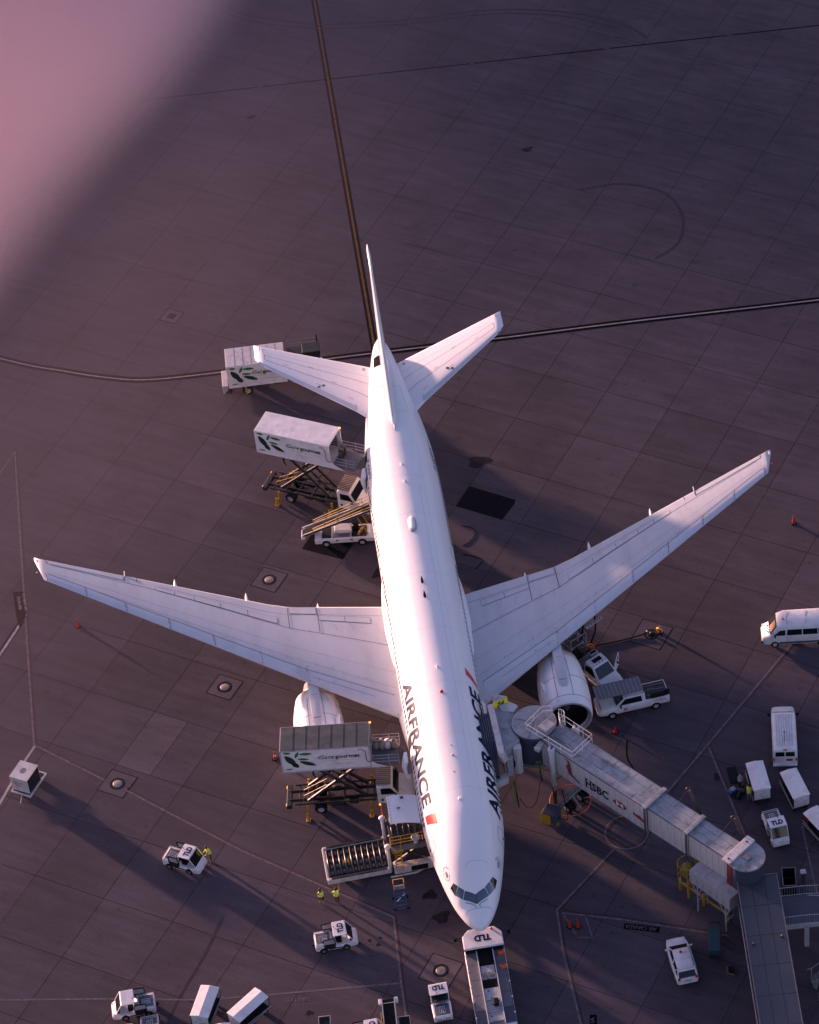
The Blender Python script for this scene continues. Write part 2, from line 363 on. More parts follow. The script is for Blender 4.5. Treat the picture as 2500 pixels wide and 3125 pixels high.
# tyre marks
strip('tyre_mark', smoothpts([(-10, 129.2), (-7.9, 126.3), (-4.2, 124.2), (.7, 122.4), (9, 121.4), (16, 121.4), (20.7, 120.6), (25.5, 118.9), (30.1, 115.9), (32.2, 113)]), .28, M['rubber'], .004)
strip('tyre_mark', smoothpts([(-10.6, 128.7), (-8.4, 125.7), (-4.5, 123.5), (.6, 121.7), (9, 120.7), (16, 120.7), (20.5, 119.9), (25.2, 118.2), (29.6, 115.3)]), .22, M['rubber'], .0045)
strip('tyre_mark', smoothpts([(21.6, 90.2), (25.8, 90.2), (29.5, 87.9), (30.5, 84.1), (29.4, 80.4), (26.9, 78.5)]), .3, M['rubber'], .004)
strip('tyre_mark', smoothpts([(-24, -1.5), (-23.0, 1.2), (-20.5, 5.5), (-18.9, 8.8)]), .22, M['rubber'], .0045)
strip('tyre_mark', smoothpts([(14.2, 20), (13.9, 18.2), (14.3, 16.5)]), .12, M['paintk'], .004)
def blob(name, x, y, r, m, z=.0045, el=1.0, rot=0, parent=None):
    b = MB(); n = 20; ph = random.random()*6
    pts = []
    for k in range(n):
        a = 2*PI*k/n; rr = r*(1+.18*math.sin(3*a+ph)+.1*math.sin(5*a+2*ph)); px, py = rr*math.cos(a)*el, rr*math.sin(a)
        pts.append((x+px*math.cos(rot)-py*math.sin(rot), y+px*math.sin(rot)+py*math.cos(rot), z))
    b.add(pts, [tuple(range(n))]); o = b.build(name, m, parent); tag(o, kind='structure'); return o
for x, y, r, e, t in ((7.0, 54.6, .7, 1.5, .1), (-2.6, 5.3, .55, 1.2, .5), (-3.2, 7.6, .45, 1.3, 0), (-8.2, 4.2, .14, 1, 0), (-7.6, 3.7, .16, 1.2, 0), (-9.0, 4.1, .1, 1, 0), (-7.4, 4.3, .12, 1, 0), (20.6, 14.7, .4, 1, .4), (-3.0, 43.0, .5, 1.8, 1), (-13.3, -1.6, .22, 1.4, 0), (-8.3, 108.5, .3, 1.6, .2), (17.6, 97.5, .35, 1.6, .3)):
    blob('oil_stain', x, y, r, M['oil'], .0046, e, t)
def quadmark(name, pts, m, z=.006):
    o = MB().add([(x, y, z) for x, y in pts], [tuple(range(len(pts)))]).build(name, m); tag(o, kind='structure'); return o
quadmark('asphalt_patch', [(5.75, 51.75), (9.45, 49.2), (9.25, 48.7), (7.95, 47.0), (4.3, 49.5)], M['asphalt'])
quadmark('asphalt_patch', [(-9.2, 47.1), (-8.25, 48.7), (-4.8, 46.9), (-5.95, 45.1)], M['asphalt'])
quadmark('marking_board', [(-33.5, 47.1), (-32.65, 46.95), (-32.5, 44.0), (-33.1, 42.8), (-33.3, 44.1)], M['paintk'], .013)
flat_text('marking_text', 'B 51 HEAVY 15 M', M['paintw'], (-32.75, 46.6, .018), (.15, -1.9, 0), (-.02, -.0, 0) and (.22, .03, 0), apron)
flat_text('marking_text', 'STAGING AREA', M['paintw'], (-33.2, 46.4, .018), (.15, -1.6, 0), (.25, .03, 0), apron)
quadmark('marking_board', [(10.87, 1.86), (13.45, .93), (13.28, .42), (10.70, 1.36)], M['paintk'], .013)
flat_text('marking_text', 'AIR CANADA', M['paintf'], (13.2, .93, .018), (-2.25, .80, 0), (-.12, -.33, 0), apron)
flat_text('marking_text', 'UNITED', M['paintf'], (-13.2, -.12, .012), (-1.75, .28, 0), (-.07, -.36, 0), apron)
quadmark('marking_board', [(6.75, -7.1), (6.95, -6.0), (7.45, -6.1), (7.3, -7.4)], M['paintk'], .013)
flat_text('marking_text', 'AI', M['paintf'], (7.25, -6.3, .018), (-.15, -.8, 0) and (-.1, -.5, 0), (-.3, .05, 0), apron)
# hydrant pits, drains, manholes
def pit(x, y, label, square=1.25, square2=0, rot=TH, cover=True, grp='round hydrant pits set in the apron slabs'):
    r = root('hydrant_pit', (x, y, 0), rot, label, 'hydrant pit', grp)
    s_ = square
    MB().box((0, 0, .002), (2*s_, 2*s_, .006)).build('surround', M['slab_light'], r)
    b = MB()
    for sx, sy, lx, ly in ((s_, 0, .07, 2*s_+.07), (-s_, 0, .07, 2*s_+.07), (0, s_, 2*s_, .07), (0, -s_, 2*s_, .07)): b.box((sx, sy, .004), (lx, ly, .006))
    b.build('surround_joint', M['joint'], r)
    MB().lathe([(.62, .004), (.60, .012), (.44, .012), (.43, .006)], 28, cap=False).build('rim', M['oil'], r, True)
    MB().lathe([(.36, .006), (.35, .03), (.25, .035), (.24, .03), (.23, .035), (.001, .04)], 28).build('cover', M['cover'] if cover else M['black'], r, True)
    if cover: MB().box((.02, 0, .045), (.26, .2, .03)).build('lid_plate', M['taupe'], r, bev=.01)
    return r
pit(-12.26, 44.01, 'round hydrant pit beyond the raised trailing edge of the left wing', 1.15)
pit(-16.9, 32.5, 'round hydrant pit in front of the left wing, on plain concrete', 1.1)
pit(-26.04, 23.88, 'round hydrant pit on the dull red line at the left of the apron', 1.15)
pit(-3.31, .3, 'round hydrant pit just behind the small tug beside the pushback tractor', 1.25)
op = pit(18.1, 31.05, 'open hydrant pit with the fuel hose coupled and a brass coil', 1.35, cover=False)
def torus(b, c, R_, r_, ax='z', n=24, m_=8, mi=0):
    rings = []
    for k in range(n+1):
        a = 2*PI*k/n; ring = []
        for j in range(m_):
            t = 2*PI*j/m_; q = R_+r_*math.cos(t); p = (q*math.cos(a), q*math.sin(a), r_*math.sin(t))
            if ax == 'y': p = (p[0], p[2], p[1])
            if ax == 'x': p = (p[2], p[0], p[1])
            ring.append((p[0]+c[0], p[1]+c[1], p[2]+c[2]))
        rings.append(ring)
    return b.loft(rings, mi, cap=False)
b = MB(); torus(b, (.55, .45, .30), .26, .045, 'y'); torus(b, (.55, .37, .28), .24, .04, 'y'); b.build('brass_coil', M['golden'], op, True)
MB().ball((0, 0, .12), .16).tube([(0, 0, .12), (-.5, .1, .12)], .07).build('coupling', M['dark'], op, True)
def manhole(x, y, label):
    r = root('manhole', (x, y, 0), 0, label, 'manhole', 'small round manholes in the apron')
    MB().lathe([(.27, .003), (.26, .012), (.22, .012), (.21, .008), (.001, .008)], 20).build('cover', M['dark'], r)
for x, y, l in ((-14.02, 100.8, 'small dark manhole at upper left, near the pink mist'), (-1.14, 92.2, 'small dark manhole just left of the yellow lead-in line'), (11.69, 83.6, 'small dark manhole right of the tail fin'),
                (24.28, 75.22, 'small dark manhole above the white taxi line at right'), (36.85, 66.8, 'small dark manhole below the taxi line by the right edge')): manhole(x, y, l)
for x, y, l in ((-7.0, 113.35, 'first trench lid'), (4.5, 112.95, 'second'), (14.2, 112.7, 'third'), (27.9, 112.2, 'fourth'), (40.4, 111.8, 'fifth')):
    n_ = {'first trench lid': 'left of the yellow line', 'second': 'just right of the yellow line', 'third': 'second right of the yellow line', 'fourth': 'third right of the yellow line', 'fifth': 'nearest the top right corner'}[l]
    r = root('trench_lid', (x, y, 0), 0, 'small dark lid on the thin trench line, '+n_, 'inspection lid', 'inspection lids along the trench line')
    MB().lathe([(.26, .004), (.25, .014), (.001, .014)], 18).build('lid', M['dark'], r)
r = root('drain', (-18.05, 79.9, 0), TH, 'square dark drain grate in a pale concrete frame at left', 'drain')
MB().box((0, 0, .003), (1.62, 1.62, .008)).build('surround', M['slab_light'], r)
b = MB()
for sx, sy, lx, ly in ((.81, 0, .05, 1.67), (-.81, 0, .05, 1.67), (0, .81, 1.6, .05), (0, -.81, 1.6, .05)): b.box((sx, sy, .005), (lx, ly, .008))
b.build('surround_joint', M['joint'], r)
MB().box((0, 0, .008), (.72, .72, .012)).build('sump', M['joint'], r)
for k in range(7): MB().box((-.3+.1*k, 0, .02), (.04, .7, .02)).build('grate_bar', M['dark'], r)

# ------------------------------------------------------------------ aircraft
ST = [(-.10,.02,4.45,4.47,4.43),(.1,.42,4.47,4.85,4.12),(.5,.80,4.55,5.12,3.85),(1,1.13,4.65,5.37,3.62),(1.5,1.38,4.75,5.62,3.45),(2,1.60,4.82,6.05,3.30),(2.5,1.78,4.9,6.42,3.18),(3,1.93,4.97,6.8,3.08),(4,2.20,5.1,7.38,2.92),(5,2.42,5.2,7.82,2.8),(6,2.62,5.3,8.12,2.68),(7,2.79,5.38,8.34,2.6),(8.5,2.97,5.46,8.55,2.5),(10,3.06,5.5,8.62,2.46),(12,3.1,5.55,8.65,2.45),(15,3.1,5.55,8.65,2.45),(44,3.1,5.55,8.65,2.45),(46,3.08,5.58,8.65,2.5),(48,3.02,5.7,8.65,2.75),(50,2.9,5.9,8.65,3.2),(52,2.68,6.1,8.64,3.7),(54,2.38,6.4,8.62,4.25),(56,2.0,6.7,8.6,4.8),(58,1.62,7.0,8.57,5.4),(60,1.22,7.35,8.53,6.0),(61.5,.9,7.6,8.5,6.5),(62.5,.6,7.8,8.45,7.0),(63.1,.25,8.0,8.3,7.5)]
def sec(y):
    y = min(max(y, ST[0][0]), ST[-1][0]); i = 0
    while i < len(ST)-2 and ST[i+1][0] < y: i += 1
    a, b = ST[i], ST[i+1]; h = b[0]-a[0]; t = (y-a[0])/h; out = []
    for k in range(1, 5):
        d = (b[k]-a[k])/h
        def slope(j):
            if j <= 0 or j >= len(ST)-1: return (ST[min(j+1, len(ST)-1)][k]-ST[max(j-1, 0)][k])/(ST[min(j+1, len(ST)-1)][0]-ST[max(j-1, 0)][0])
            d0 = (ST[j][k]-ST[j-1][k])/(ST[j][0]-ST[j-1][0]); d1 = (ST[j+1][k]-ST[j][k])/(ST[j+1][0]-ST[j][0])
            return 0 if d0*d1 <= 0 else 2*d0*d1/(d0+d1)
        m0, m1 = slope(i), slope(i+1)
        out.append((2*t**3-3*t*t+1)*a[k]+(t**3-2*t*t+t)*h*m0+(-2*t**3+3*t*t)*b[k]+(t**3-t*t)*h*m1)
    return out
def S(y, ph, off=0):                       # point on the fuselage skin, ph in degrees from the crown, + to port
    p = ph*PI/180; hw, zc, t, b = sec(y); h = (t-zc) if abs(ph) < 90 else (zc-b)
    c, s_ = math.cos(p), math.sin(p); P = Vector((hw*s_, y, zc+h*c))
    if off:
        n = Vector((s_/max(hw, .05), 0, c/max(h, .05)))
        e = .05; h2 = sec(y+e); q = Vector((h2[0]*s_, y+e, h2[1]+((h2[2]-h2[1]) if abs(ph) < 90 else (h2[1]-h2[3]))*c)); tt = q-P
        tp = Vector((hw*c, 0, -h*s_)); nn = tp.cross(tt)
        if nn.length > 1e-9:
            nn.normalize()
            if nn.dot(n) < 0: nn = -nn
            P = P+nn*off
    return P
plane = root('airliner', (0, 0, 0), 0, 'white twin-engine wide-body airliner with navy lettering, parked nose towards the bottom edge', 'airliner')
NR = 72
ys = []
for i in range(len(ST)-1):
    n = 6 if ST[i+1][0] < 4 else (4 if ST[i+1][0] < 13 else (10 if ST[i][0] == 15 else 4))
    ys += [ST[i][0]+(ST[i+1][0]-ST[i][0])*k/n for k in range(n)]
ys.append(ST[-1][0])
b = MB(); b.loft([[S(y, 360*k/NR-180) for k in range(NR)] for y in ys])
b.build('fuselage', M['air'], plane, True)
# belly fairing
b = MB(); rings = []
for y in [17.5, 19, 21, 24, 28, 32, 36, 39, 41.5]:
    t = max(.02, 1-abs((y-29.5)/12.2)**3); ring = []
    for k in range(24):
        a = 2*PI*k/24; x = 3.35*math.cos(a)*(.7+.3*t); z = 3.55+ (1.45*t+.05)*math.sin(a)
        ring.append((x, y, z))
    rings.append(ring)
b.loft(rings).build('belly_fairing', M['air'], plane, True)

def patch(name, quad, m, off=.012, n=6, parent=plane):      # quad: four (y, ph) corners in order
    b = MB(); vs = []
    for i in range(n+1):
        for j in range(n+1):
            u, v = i/n, j/n
            y = (quad[0][0]*(1-u)+quad[1][0]*u)*(1-v)+(quad[3][0]*(1-u)+quad[2][0]*u)*v
            p = (quad[0][1]*(1-u)+quad[1][1]*u)*(1-v)+(quad[3][1]*(1-u)+quad[2][1]*u)*v
            vs.append(S(y, p, off))
    b.add(vs, [(i*(n+1)+j, i*(n+1)+j+1, (i+1)*(n+1)+j+1, (i+1)*(n+1)+j) for i in range(n) for j in range(n)])
    return b.build(name, m, parent, True)
def skinline(b, pts, wd=.03, off=.006, step=.35):           # polyline of (y, ph) laid on the skin
    P = []
    for (y0, p0), (y1, p1) in zip(pts, pts[1:]):
        L_ = max(1, int(math.hypot(y1-y0, (p1-p0)*.054)/step)+1)
        P += [(y0+(y1-y0)*k/L_, p0+(p1-p0)*k/L_) for k in range(L_)]
    P.append(pts[-1]); W = [S(y, p, off) for y, p in P]; N_ = [S(y, p, off+.1)-S(y, p, off) for y, p in P]; vs = []
    for i in range(len(W)):
        d = (W[min(i+1, len(W)-1)]-W[max(i-1, 0)]).normalized(); a = d.cross(N_[i].normalized()).normalized()*wd/2
        vs += [W[i]-a, W[i]+a]
    b.add(vs, [(2*i, 2*i+1, 2*i+3, 2*i+2) for i in range(len(W)-1)])
# cockpit glazing: three panes a side
PANES = [[(2.01, 1.2), (1.52, 1.2), (1.93, 35), (2.34, 24)], [(2.43, 27), (2.01, 38.2), (2.47, 54.3), (2.76, 38)], [(2.86, 40.2), (2.53, 56.8), (3.11, 61.5), (3.18, 47.6)]]
for sgn in (-1, 1):
    for i, q in enumerate(PANES):
        Q = [(y, p*sgn) for y, p in q]; cy = sum(y for y, p in Q)/4; cp = sum(p for y, p in Q)/4
        fr = patch('cockpit_window', [(cy+(y-cy)*1.13, cp+(p-cp)*1.09) for y, p in Q], M['seam'] if i < 3 else M['air'], .008)
        patch('pane', Q, M['cockglass'] if i < 2 else M['glass'], .016, parent=fr)
for sgn in (-1, 1):
    b = MB(); b.tube([S(1.25, 6*sgn+3, .03), S(1.42, 8*sgn, .06), S(1.5, 12*sgn, .06), S(1.75, 33*sgn, .05)], .02, 6); b.build('wiper', M['seam'], plane)
b = MB(); skinline(b, [(.98, -58), (1.12, -46), (1.19, -36), (1.19, 0), (1.24, 36), (1.24, 46), (1.12, 62)], .022); b.build('radome_seam', M['seam'], plane)
b = MB(); skinline(b, [(3.7, -14), (4.0, -6), (4.12, 3), (4.12, 20), (4.05, 34)], .012); b.build('hatch_seam', M['seam'], plane)
# cabin windows
win = MB()
def wsh(y, sgn):
    pass
me_w = {}
def cabin_window(y, sgn):
    if y < 44: 
        if sgn not in me_w:
            o = patch('cabin_window', [(-.13, 72*sgn), (.13, 72*sgn), (.13, 79.5*sgn), (-.13, 79.5*sgn)], M['glass'], 0, 1)
            # constant section: build once about y=20 and slide it
            me = o.data
            for v, (dy, ph) in zip(me.vertices, [(-.14, 71), (-.14, 79.5), (.14, 71), (.14, 79.5)]):
                v.co = S(20, ph*sgn, .01) - Vector((0, 20, 0)) + Vector((0, dy, 0))
            me_w[sgn] = o; o.location = (0, y, 0)
        else:
            o = me_w[sgn].copy(); col.objects.link(o); o.location = (0, y, 0)
    else: patch('cabin_window', [(y-.14, 71*sgn), (y+.14, 71*sgn), (y+.14, 79.5*sgn), (y-.14, 79.5*sgn)], M['glass'], .01, 1)
for sgn in (-1, 1):
    y = 9.2
    while y < 49:
        if not any(abs(y-c) < .9 for c in (17.4, 37.2, 50.0)): cabin_window(y, sgn)
        y += .533
# doors
def door_outline(y0, y1, p0, p1, name='door', w_=.035, redtop=False):
    d = patch(name, [(y0+.03, p0), (y1-.03, p0), (y1-.03, p1), (y0+.03, p1)], M['air'], .006, 6)
    b = MB(); r = .18; pr = 3.5*(1 if p1 > 0 else -1)
    skinline(b, [(y0+r, p0), (y1-r, p0), (y1, p0+pr), (y1, p1-pr), (y1-r, p1), (y0+r, p1), (y0, p1-pr), (y0, p0+pr), (y0+r, p0)], w_, .012); b.build('door_seam', M['seam'], d)
    patch('door_window', [((y0+y1)/2-.12, 76.5*(1 if p1 > 0 else -1)), ((y0+y1)/2+.12, 76.5*(1 if p1 > 0 else -1)), ((y0+y1)/2+.12, 82*(1 if p1 > 0 else -1)), ((y0+y1)/2-.12, 82*(1 if p1 > 0 else -1))], M['glass'], .02, 1, d)
    return d
for sgn in (-1, 1):
    door_outline(6.4, 7.55, 60*sgn, 101*sgn)
    door_outline(36.55, 37.75, 64*sgn, 104*sgn)
door_outline(49.5, 50.7, 63, 100); door_outline(17.0, 18.2, 66, 105)
b = MB()
for sgn in (-1, 1):
    skinline(b, [(6.0, 49*sgn), (9, 46*sgn)], .015)
    skinline(b, [(36.0, 52*sgn), (37.5, 51*sgn)], .012)
skinline(b, [(12, 22), (44, 22)], .012); skinline(b, [(35, -6), (35, 24)], .010); skinline(b, [(30, 12), (30, 40)], .01)
for y in (10.4, 16.0, 21.5, 27.4, 33.6, 40.6, 45.2, 49.0, 53.0): skinline(b, [(y, -62), (y, 62)], .010)
for sg in (-1, 1): skinline(b, [(9, 31*sg), (48, 31*sg)], .008)
b.build('skin_seam', M['lgrey'], plane)
o = patch('door_opening', [(17.0, -66), (18.2, -66), (18.2, -104), (17.0, -104)], M['dark'], .012)
o = patch('door_opening', [(49.3, -66), (50.4, -66), (50.4, -98), (49.3, -98)], M['dark'], .012)
# opened plug doors, stood forward of their openings
def plug_door(y, x, z, label):
    b = MB(); rings = []
    for k in range(9):
        t = -1+2*k/8; zz = z+t*.95; bulge = .16*(1-t*t); rings.append([(x-.0-bulge, y-.56, zz), (x-.06-bulge*1.5, y, zz), (x-bulge, y+.56, zz), (x+.22-bulge, y+.56, zz), (x+.22-bulge, y-.56, zz)])
    d = b.loft(rings).build('open_door', M['air'], plane, bev=.03); d['label'] = label
    MB().box((x+.24-.1, y, z+.3), (.03, .28, .4)).build('door_window', M['glass'], d); MB().box((x+.27-.1, y, z-.4), (.1, .75, .5)).build('slide_pack', M['bag'], d, bev=.04)
    MB().bar((x+.1, y+.4, z), (x+.55, y+1.0, z), .09).build('hinge_arm', M['grey'], d)
plug_door(15.9, -3.55, 5.75, 'white plug door swung open behind the raised catering box'); plug_door(48.2, -3.2, 5.75, 'white plug door swung open by the rear catering box')
# forward cargo door, swung up, and its hold
o = patch('hold_opening', [(10.35, -97), (13.2, -97), (13.2, -138), (10.35, -138)], M['dark'], .012)
b = MB(); rings = []
for k in range(11):
    t = k/10; x = -3.12-2.3*t; z = 5.28+.22*math.sin(t*PI*.8)+.28*t; rings.append([(x, 10.42, z), (x, 13.2, z), (x, 13.2, z-.13), (x, 10.42, z-.13)])
cdoor = b.loft(rings).build('cargo_door', M['air'], plane, bev=.03); cdoor['label'] = 'curved white cargo door swung up over the loader'
MB().box((-4.25, 12.75, 5.79), (.26, .26, .03), ry=.06).build('vent_panel', M['seam'], cdoor, bev=.01)
MB().box((-4.6, 11.75, 5.80), (.30, .06, .05)).box((-4.6, 11.75, 5.80), (.04, .3, .05)).build('door_handle', M['dark'], cdoor)
b = MB()
for k in range(9): b.box((-5.27, 10.6+.31*k, 5.76), (.05, .05, .04))
b.build('latch', M['dark'], cdoor)
MB().tube([(-3.1, 10.5, 4.6), (-4.4, 10.5, 5.5)], .05).tube([(-3.1, 13.1, 4.6), (-4.4, 13.1, 5.5)], .05).build('door_strut', M['steel'], cdoor)
# titles
def skin_text(name, s, m, y0, y1, p0, p1, cuts=(1, 8), off=.012, **k):   # y0 -> y1 along the text, p0 bottom, p1 top
    return text_obj(name, s, m, lambda u, v: S(y0+(y1-y0)*u, p0+(p1-p0)*v, off), plane, cuts=cuts, **k)
skin_text('title_lettering', 'AIRFRANCE', M['navy'], 23.25, 10.05, -65.6, -43.6, (24, 8), shear=.16, bold=.032, sp=1.02)
skin_text('title_lettering', 'AIRFRANCE', M['navy'], 8.15, 21.35, 70.0, 45.0, (24, 8), shear=.16, bold=.032, sp=1.02)
patch('red_accent', [(9.55, -64.6), (8.75, -64.4), (7.95, -41), (8.95, -41)], M['red'], .012, 8)
patch('red_accent', [(21.7, 68.9), (22.2, 68.6), (23.3, 43.8), (22.5, 44.0)], M['red'], .012, 8)
skin_text('registration', 'F-GSPY', M['navy'], 49.2, 46.9, -66.5, -59.5, (6, 2), bold=.01); skin_text('registration', 'F-GSPY', M['navy'], 47.1, 49.9, 70.5, 61.0, (6, 2), bold=.01)
for sgn in (-1, 1):          # round emblem with a swoosh on each cheek
    b = MB(); cy, cp = (4.3, 63) if sgn > 0 else (4.05, -57.5)
    arc = [(cy+.42*math.cos(a*PI/12+PI*.5), cp+9.5*math.sin(a*PI/12+PI*.5)*1.0) for a in range(-10, 3)]
    if sgn < 0: arc = [(cy-.42*math.cos(a*PI/12)*1.0, cp+8*math.sin(a*PI/12)) for a in range(-7, 6)]
    skinline(b, arc, .03, .014, .08)
    for k in (-1, 0, 1): skinline(b, [(cy+.25, cp+k*2.4-1), (cy+.05, cp+k*2.4+.8), (cy-.2, cp+k*2.4)], .04, .014, .08)
    for k in range(6):
        a = PI*.15+k*PI*.14; yy, pp_ = cy+.52*math.sin(a), cp+(10*math.cos(a))*(1)
        skinline(b, [(yy, pp_-.5), (yy+.08, pp_+.6)], .06, .014, .08)
    b.build('emblem', M['navy'], plane)
# crown fittings
def dome(y, ln, wd, ht, m, name='satellite_dome', ph=.5):
    b = MB(); rings = []; n = 18; c = S(y, ph)
    for i in range(n+1):
        t = -1+2*i/n; k = math.sqrt(max(.0001, 1-abs(t)**2.6)); rings.append([(c.x+math.cos(PI*j/10)*wd/2*k, y+t*ln/2, c.z-.06+math.sin(PI*j/10)*ht*k) for j in range(11)])
    return b.loft(rings, cap=False, close=False).build(name, m, plane, True)
dome(39.2, 1.95, .74, .26, M['lgrey']); dome(39.25, 1.85, .62, .30, M['air'])
for y in (32.7, 31.05):
    b = MB(); n = 16; pts = []
    for k in range(n): a = 2*PI*k/n; pts.append((y-.45*math.cos(a), .16*57/3.1/1*math.sin(a)*(.6+.4*math.cos(a))+.5))
    b.add([S(p[0], p[1], .03) for p in pts], [tuple(range(n))]); b.build('teardrop_antenna', M['black'], plane)
def blade(y, h=.32, c=.3, m='air'):
    z = 8.62; MB().prism([(-.02, -c/2), (.02, -c/2), (.02, c/2), (-.02, c/2)], 0, h, f=lambda x, yy, zz: (x+.02, y+yy*(1-.5*zz/h)+.25*zz, z+zz)).build('blade_antenna', M[m], plane)
for y in (46.5, 44.4, 23.0): blade(y)
for y, r, m in ((13.66, .10, 'lgrey'), (14.7, .05, 'lgrey')): MB().ball((0.02, y, 8.66), r).build('sensor_blister', M[m], plane, True)
MB().box((.02, 9.3, 8.63), (.30, .30, .10)).build('sensor_blister', M['air'], plane, bev=.06)
MB().ball((.02, 20.3, 8.68), .14, sz=1.2).build('beacon', M['redlamp'], plane, True); MB().box((-.1, 12, 8.655), (.06, .14, .02)).build('small_marking', M['redlamp'], plane)
# exhaust opening near the tail cone
patch('exhaust_opening', [(59.4, -12), (60.7, -12), (60.7, -46), (59.4, -42)], M['joint'], .015, 4)
b = MB()
for sgn in (-1, 1): skinline(b, [(56.5, 12*sgn), (56.5, 32*sgn), (53.3, 34*sgn), (53.3, 14*sgn)], .015)
b.build('tail_panel_seam', M['seam'], plane)

def sweepwing(side, LE, TE, Zc, x0, x1, tk0, tk1, name, m, n=26, nc=14):
    """upper and lower skin lofted from chord stations; LE(x), TE(x), Zc(x) in metres"""
    prof = [(.5*(1-math.cos(PI*i/nc))) for i in range(nc+1)]
    def yt(c): return 5*(.2969*math.sqrt(c)-.126*c-.3516*c*c+.2843*c**3-.1036*c**4)
    def P(x, c, up=1, off=0):
        le, te = LE(x), TE(x); ch = te-le; t = tk0+(tk1-tk0)*(x-x0)/(x1-x0)
        z = Zc(x)+(yt(c)*t*ch*.9 if up > 0 else -yt(c)*t*ch)+off
        return Vector((x*side, le+ch*c, z))
    rings = []
    for i in range(n+1):
        x = x0+(x1-x0)*i/n
        rings.append([P(x, c, 1) for c in prof]+[P(x, c, -1) for c in prof[-2:0:-1]])
    b = MB(); b.loft(rings)
    return b.build(name, m, plane, True), P
LEw = lambda x: 40.5-.693*(30.3-x) if x < 29.9 else 40.22+(x-29.9)*3.3
TEw = lambda x: (34.25+(x-3.1)*.105) if x < 9.5 else ((34.92+(x-9.5)*.10+max(0, x-10.5)**2*.135) if x < 12.1 else 42.9-.405*(30.6-x))
Zw = lambda x: 4.62+(x-3.1)*.107
def stripon(b, P, pts, wd=.05, off=.012):    # pts (x, c) on a wing's upper side
    Q = []
    for (xa, ca), (xb, cb) in zip(pts, pts[1:]):
        n = max(1, int(math.hypot(xb-xa, (cb-ca)*8)/1.2)+1); Q += [(xa+(xb-xa)*k/n, ca+(cb-ca)*k/n) for k in range(n)]
    Q.append(pts[-1]); W = [P(x, c, 1, off) for x, c in Q]; vs = []
    for i in range(len(W)):
        d = (W[min(i+1, len(W)-1)]-W[max(i-1, 0)]).normalized(); a = d.cross(Vector((0, 0, 1))).normalized()*wd/2; vs += [W[i]-a, W[i]+a]
    b.add(vs, [(2*i, 2*i+1, 2*i+3, 2*i+2) for i in range(len(W)-1)])
def skinpanel(P, name, x0, x1, cA0, cA1, cB0, cB1, m, parent, off=.03, n=5):   # raised panel between chords cA (inboard) and cB (outboard)
    b = MB(); vs = []
    for i in range(n+1):
        u = i/n; x = x0+(x1-x0)*u
        for j in range(4):
            v = j/3; c = (cA0*(1-u)+cB0*u)*(1-v)+(cA1*(1-u)+cB1*u)*v; vs.append(P(x, min(1, c), 1, off))
    b.add(vs, [(i*4+j, i*4+j+1, (i+1)*4+j+1, (i+1)*4+j) for i in range(n) for j in range(3)])
    return b.build(name, m, parent, True)
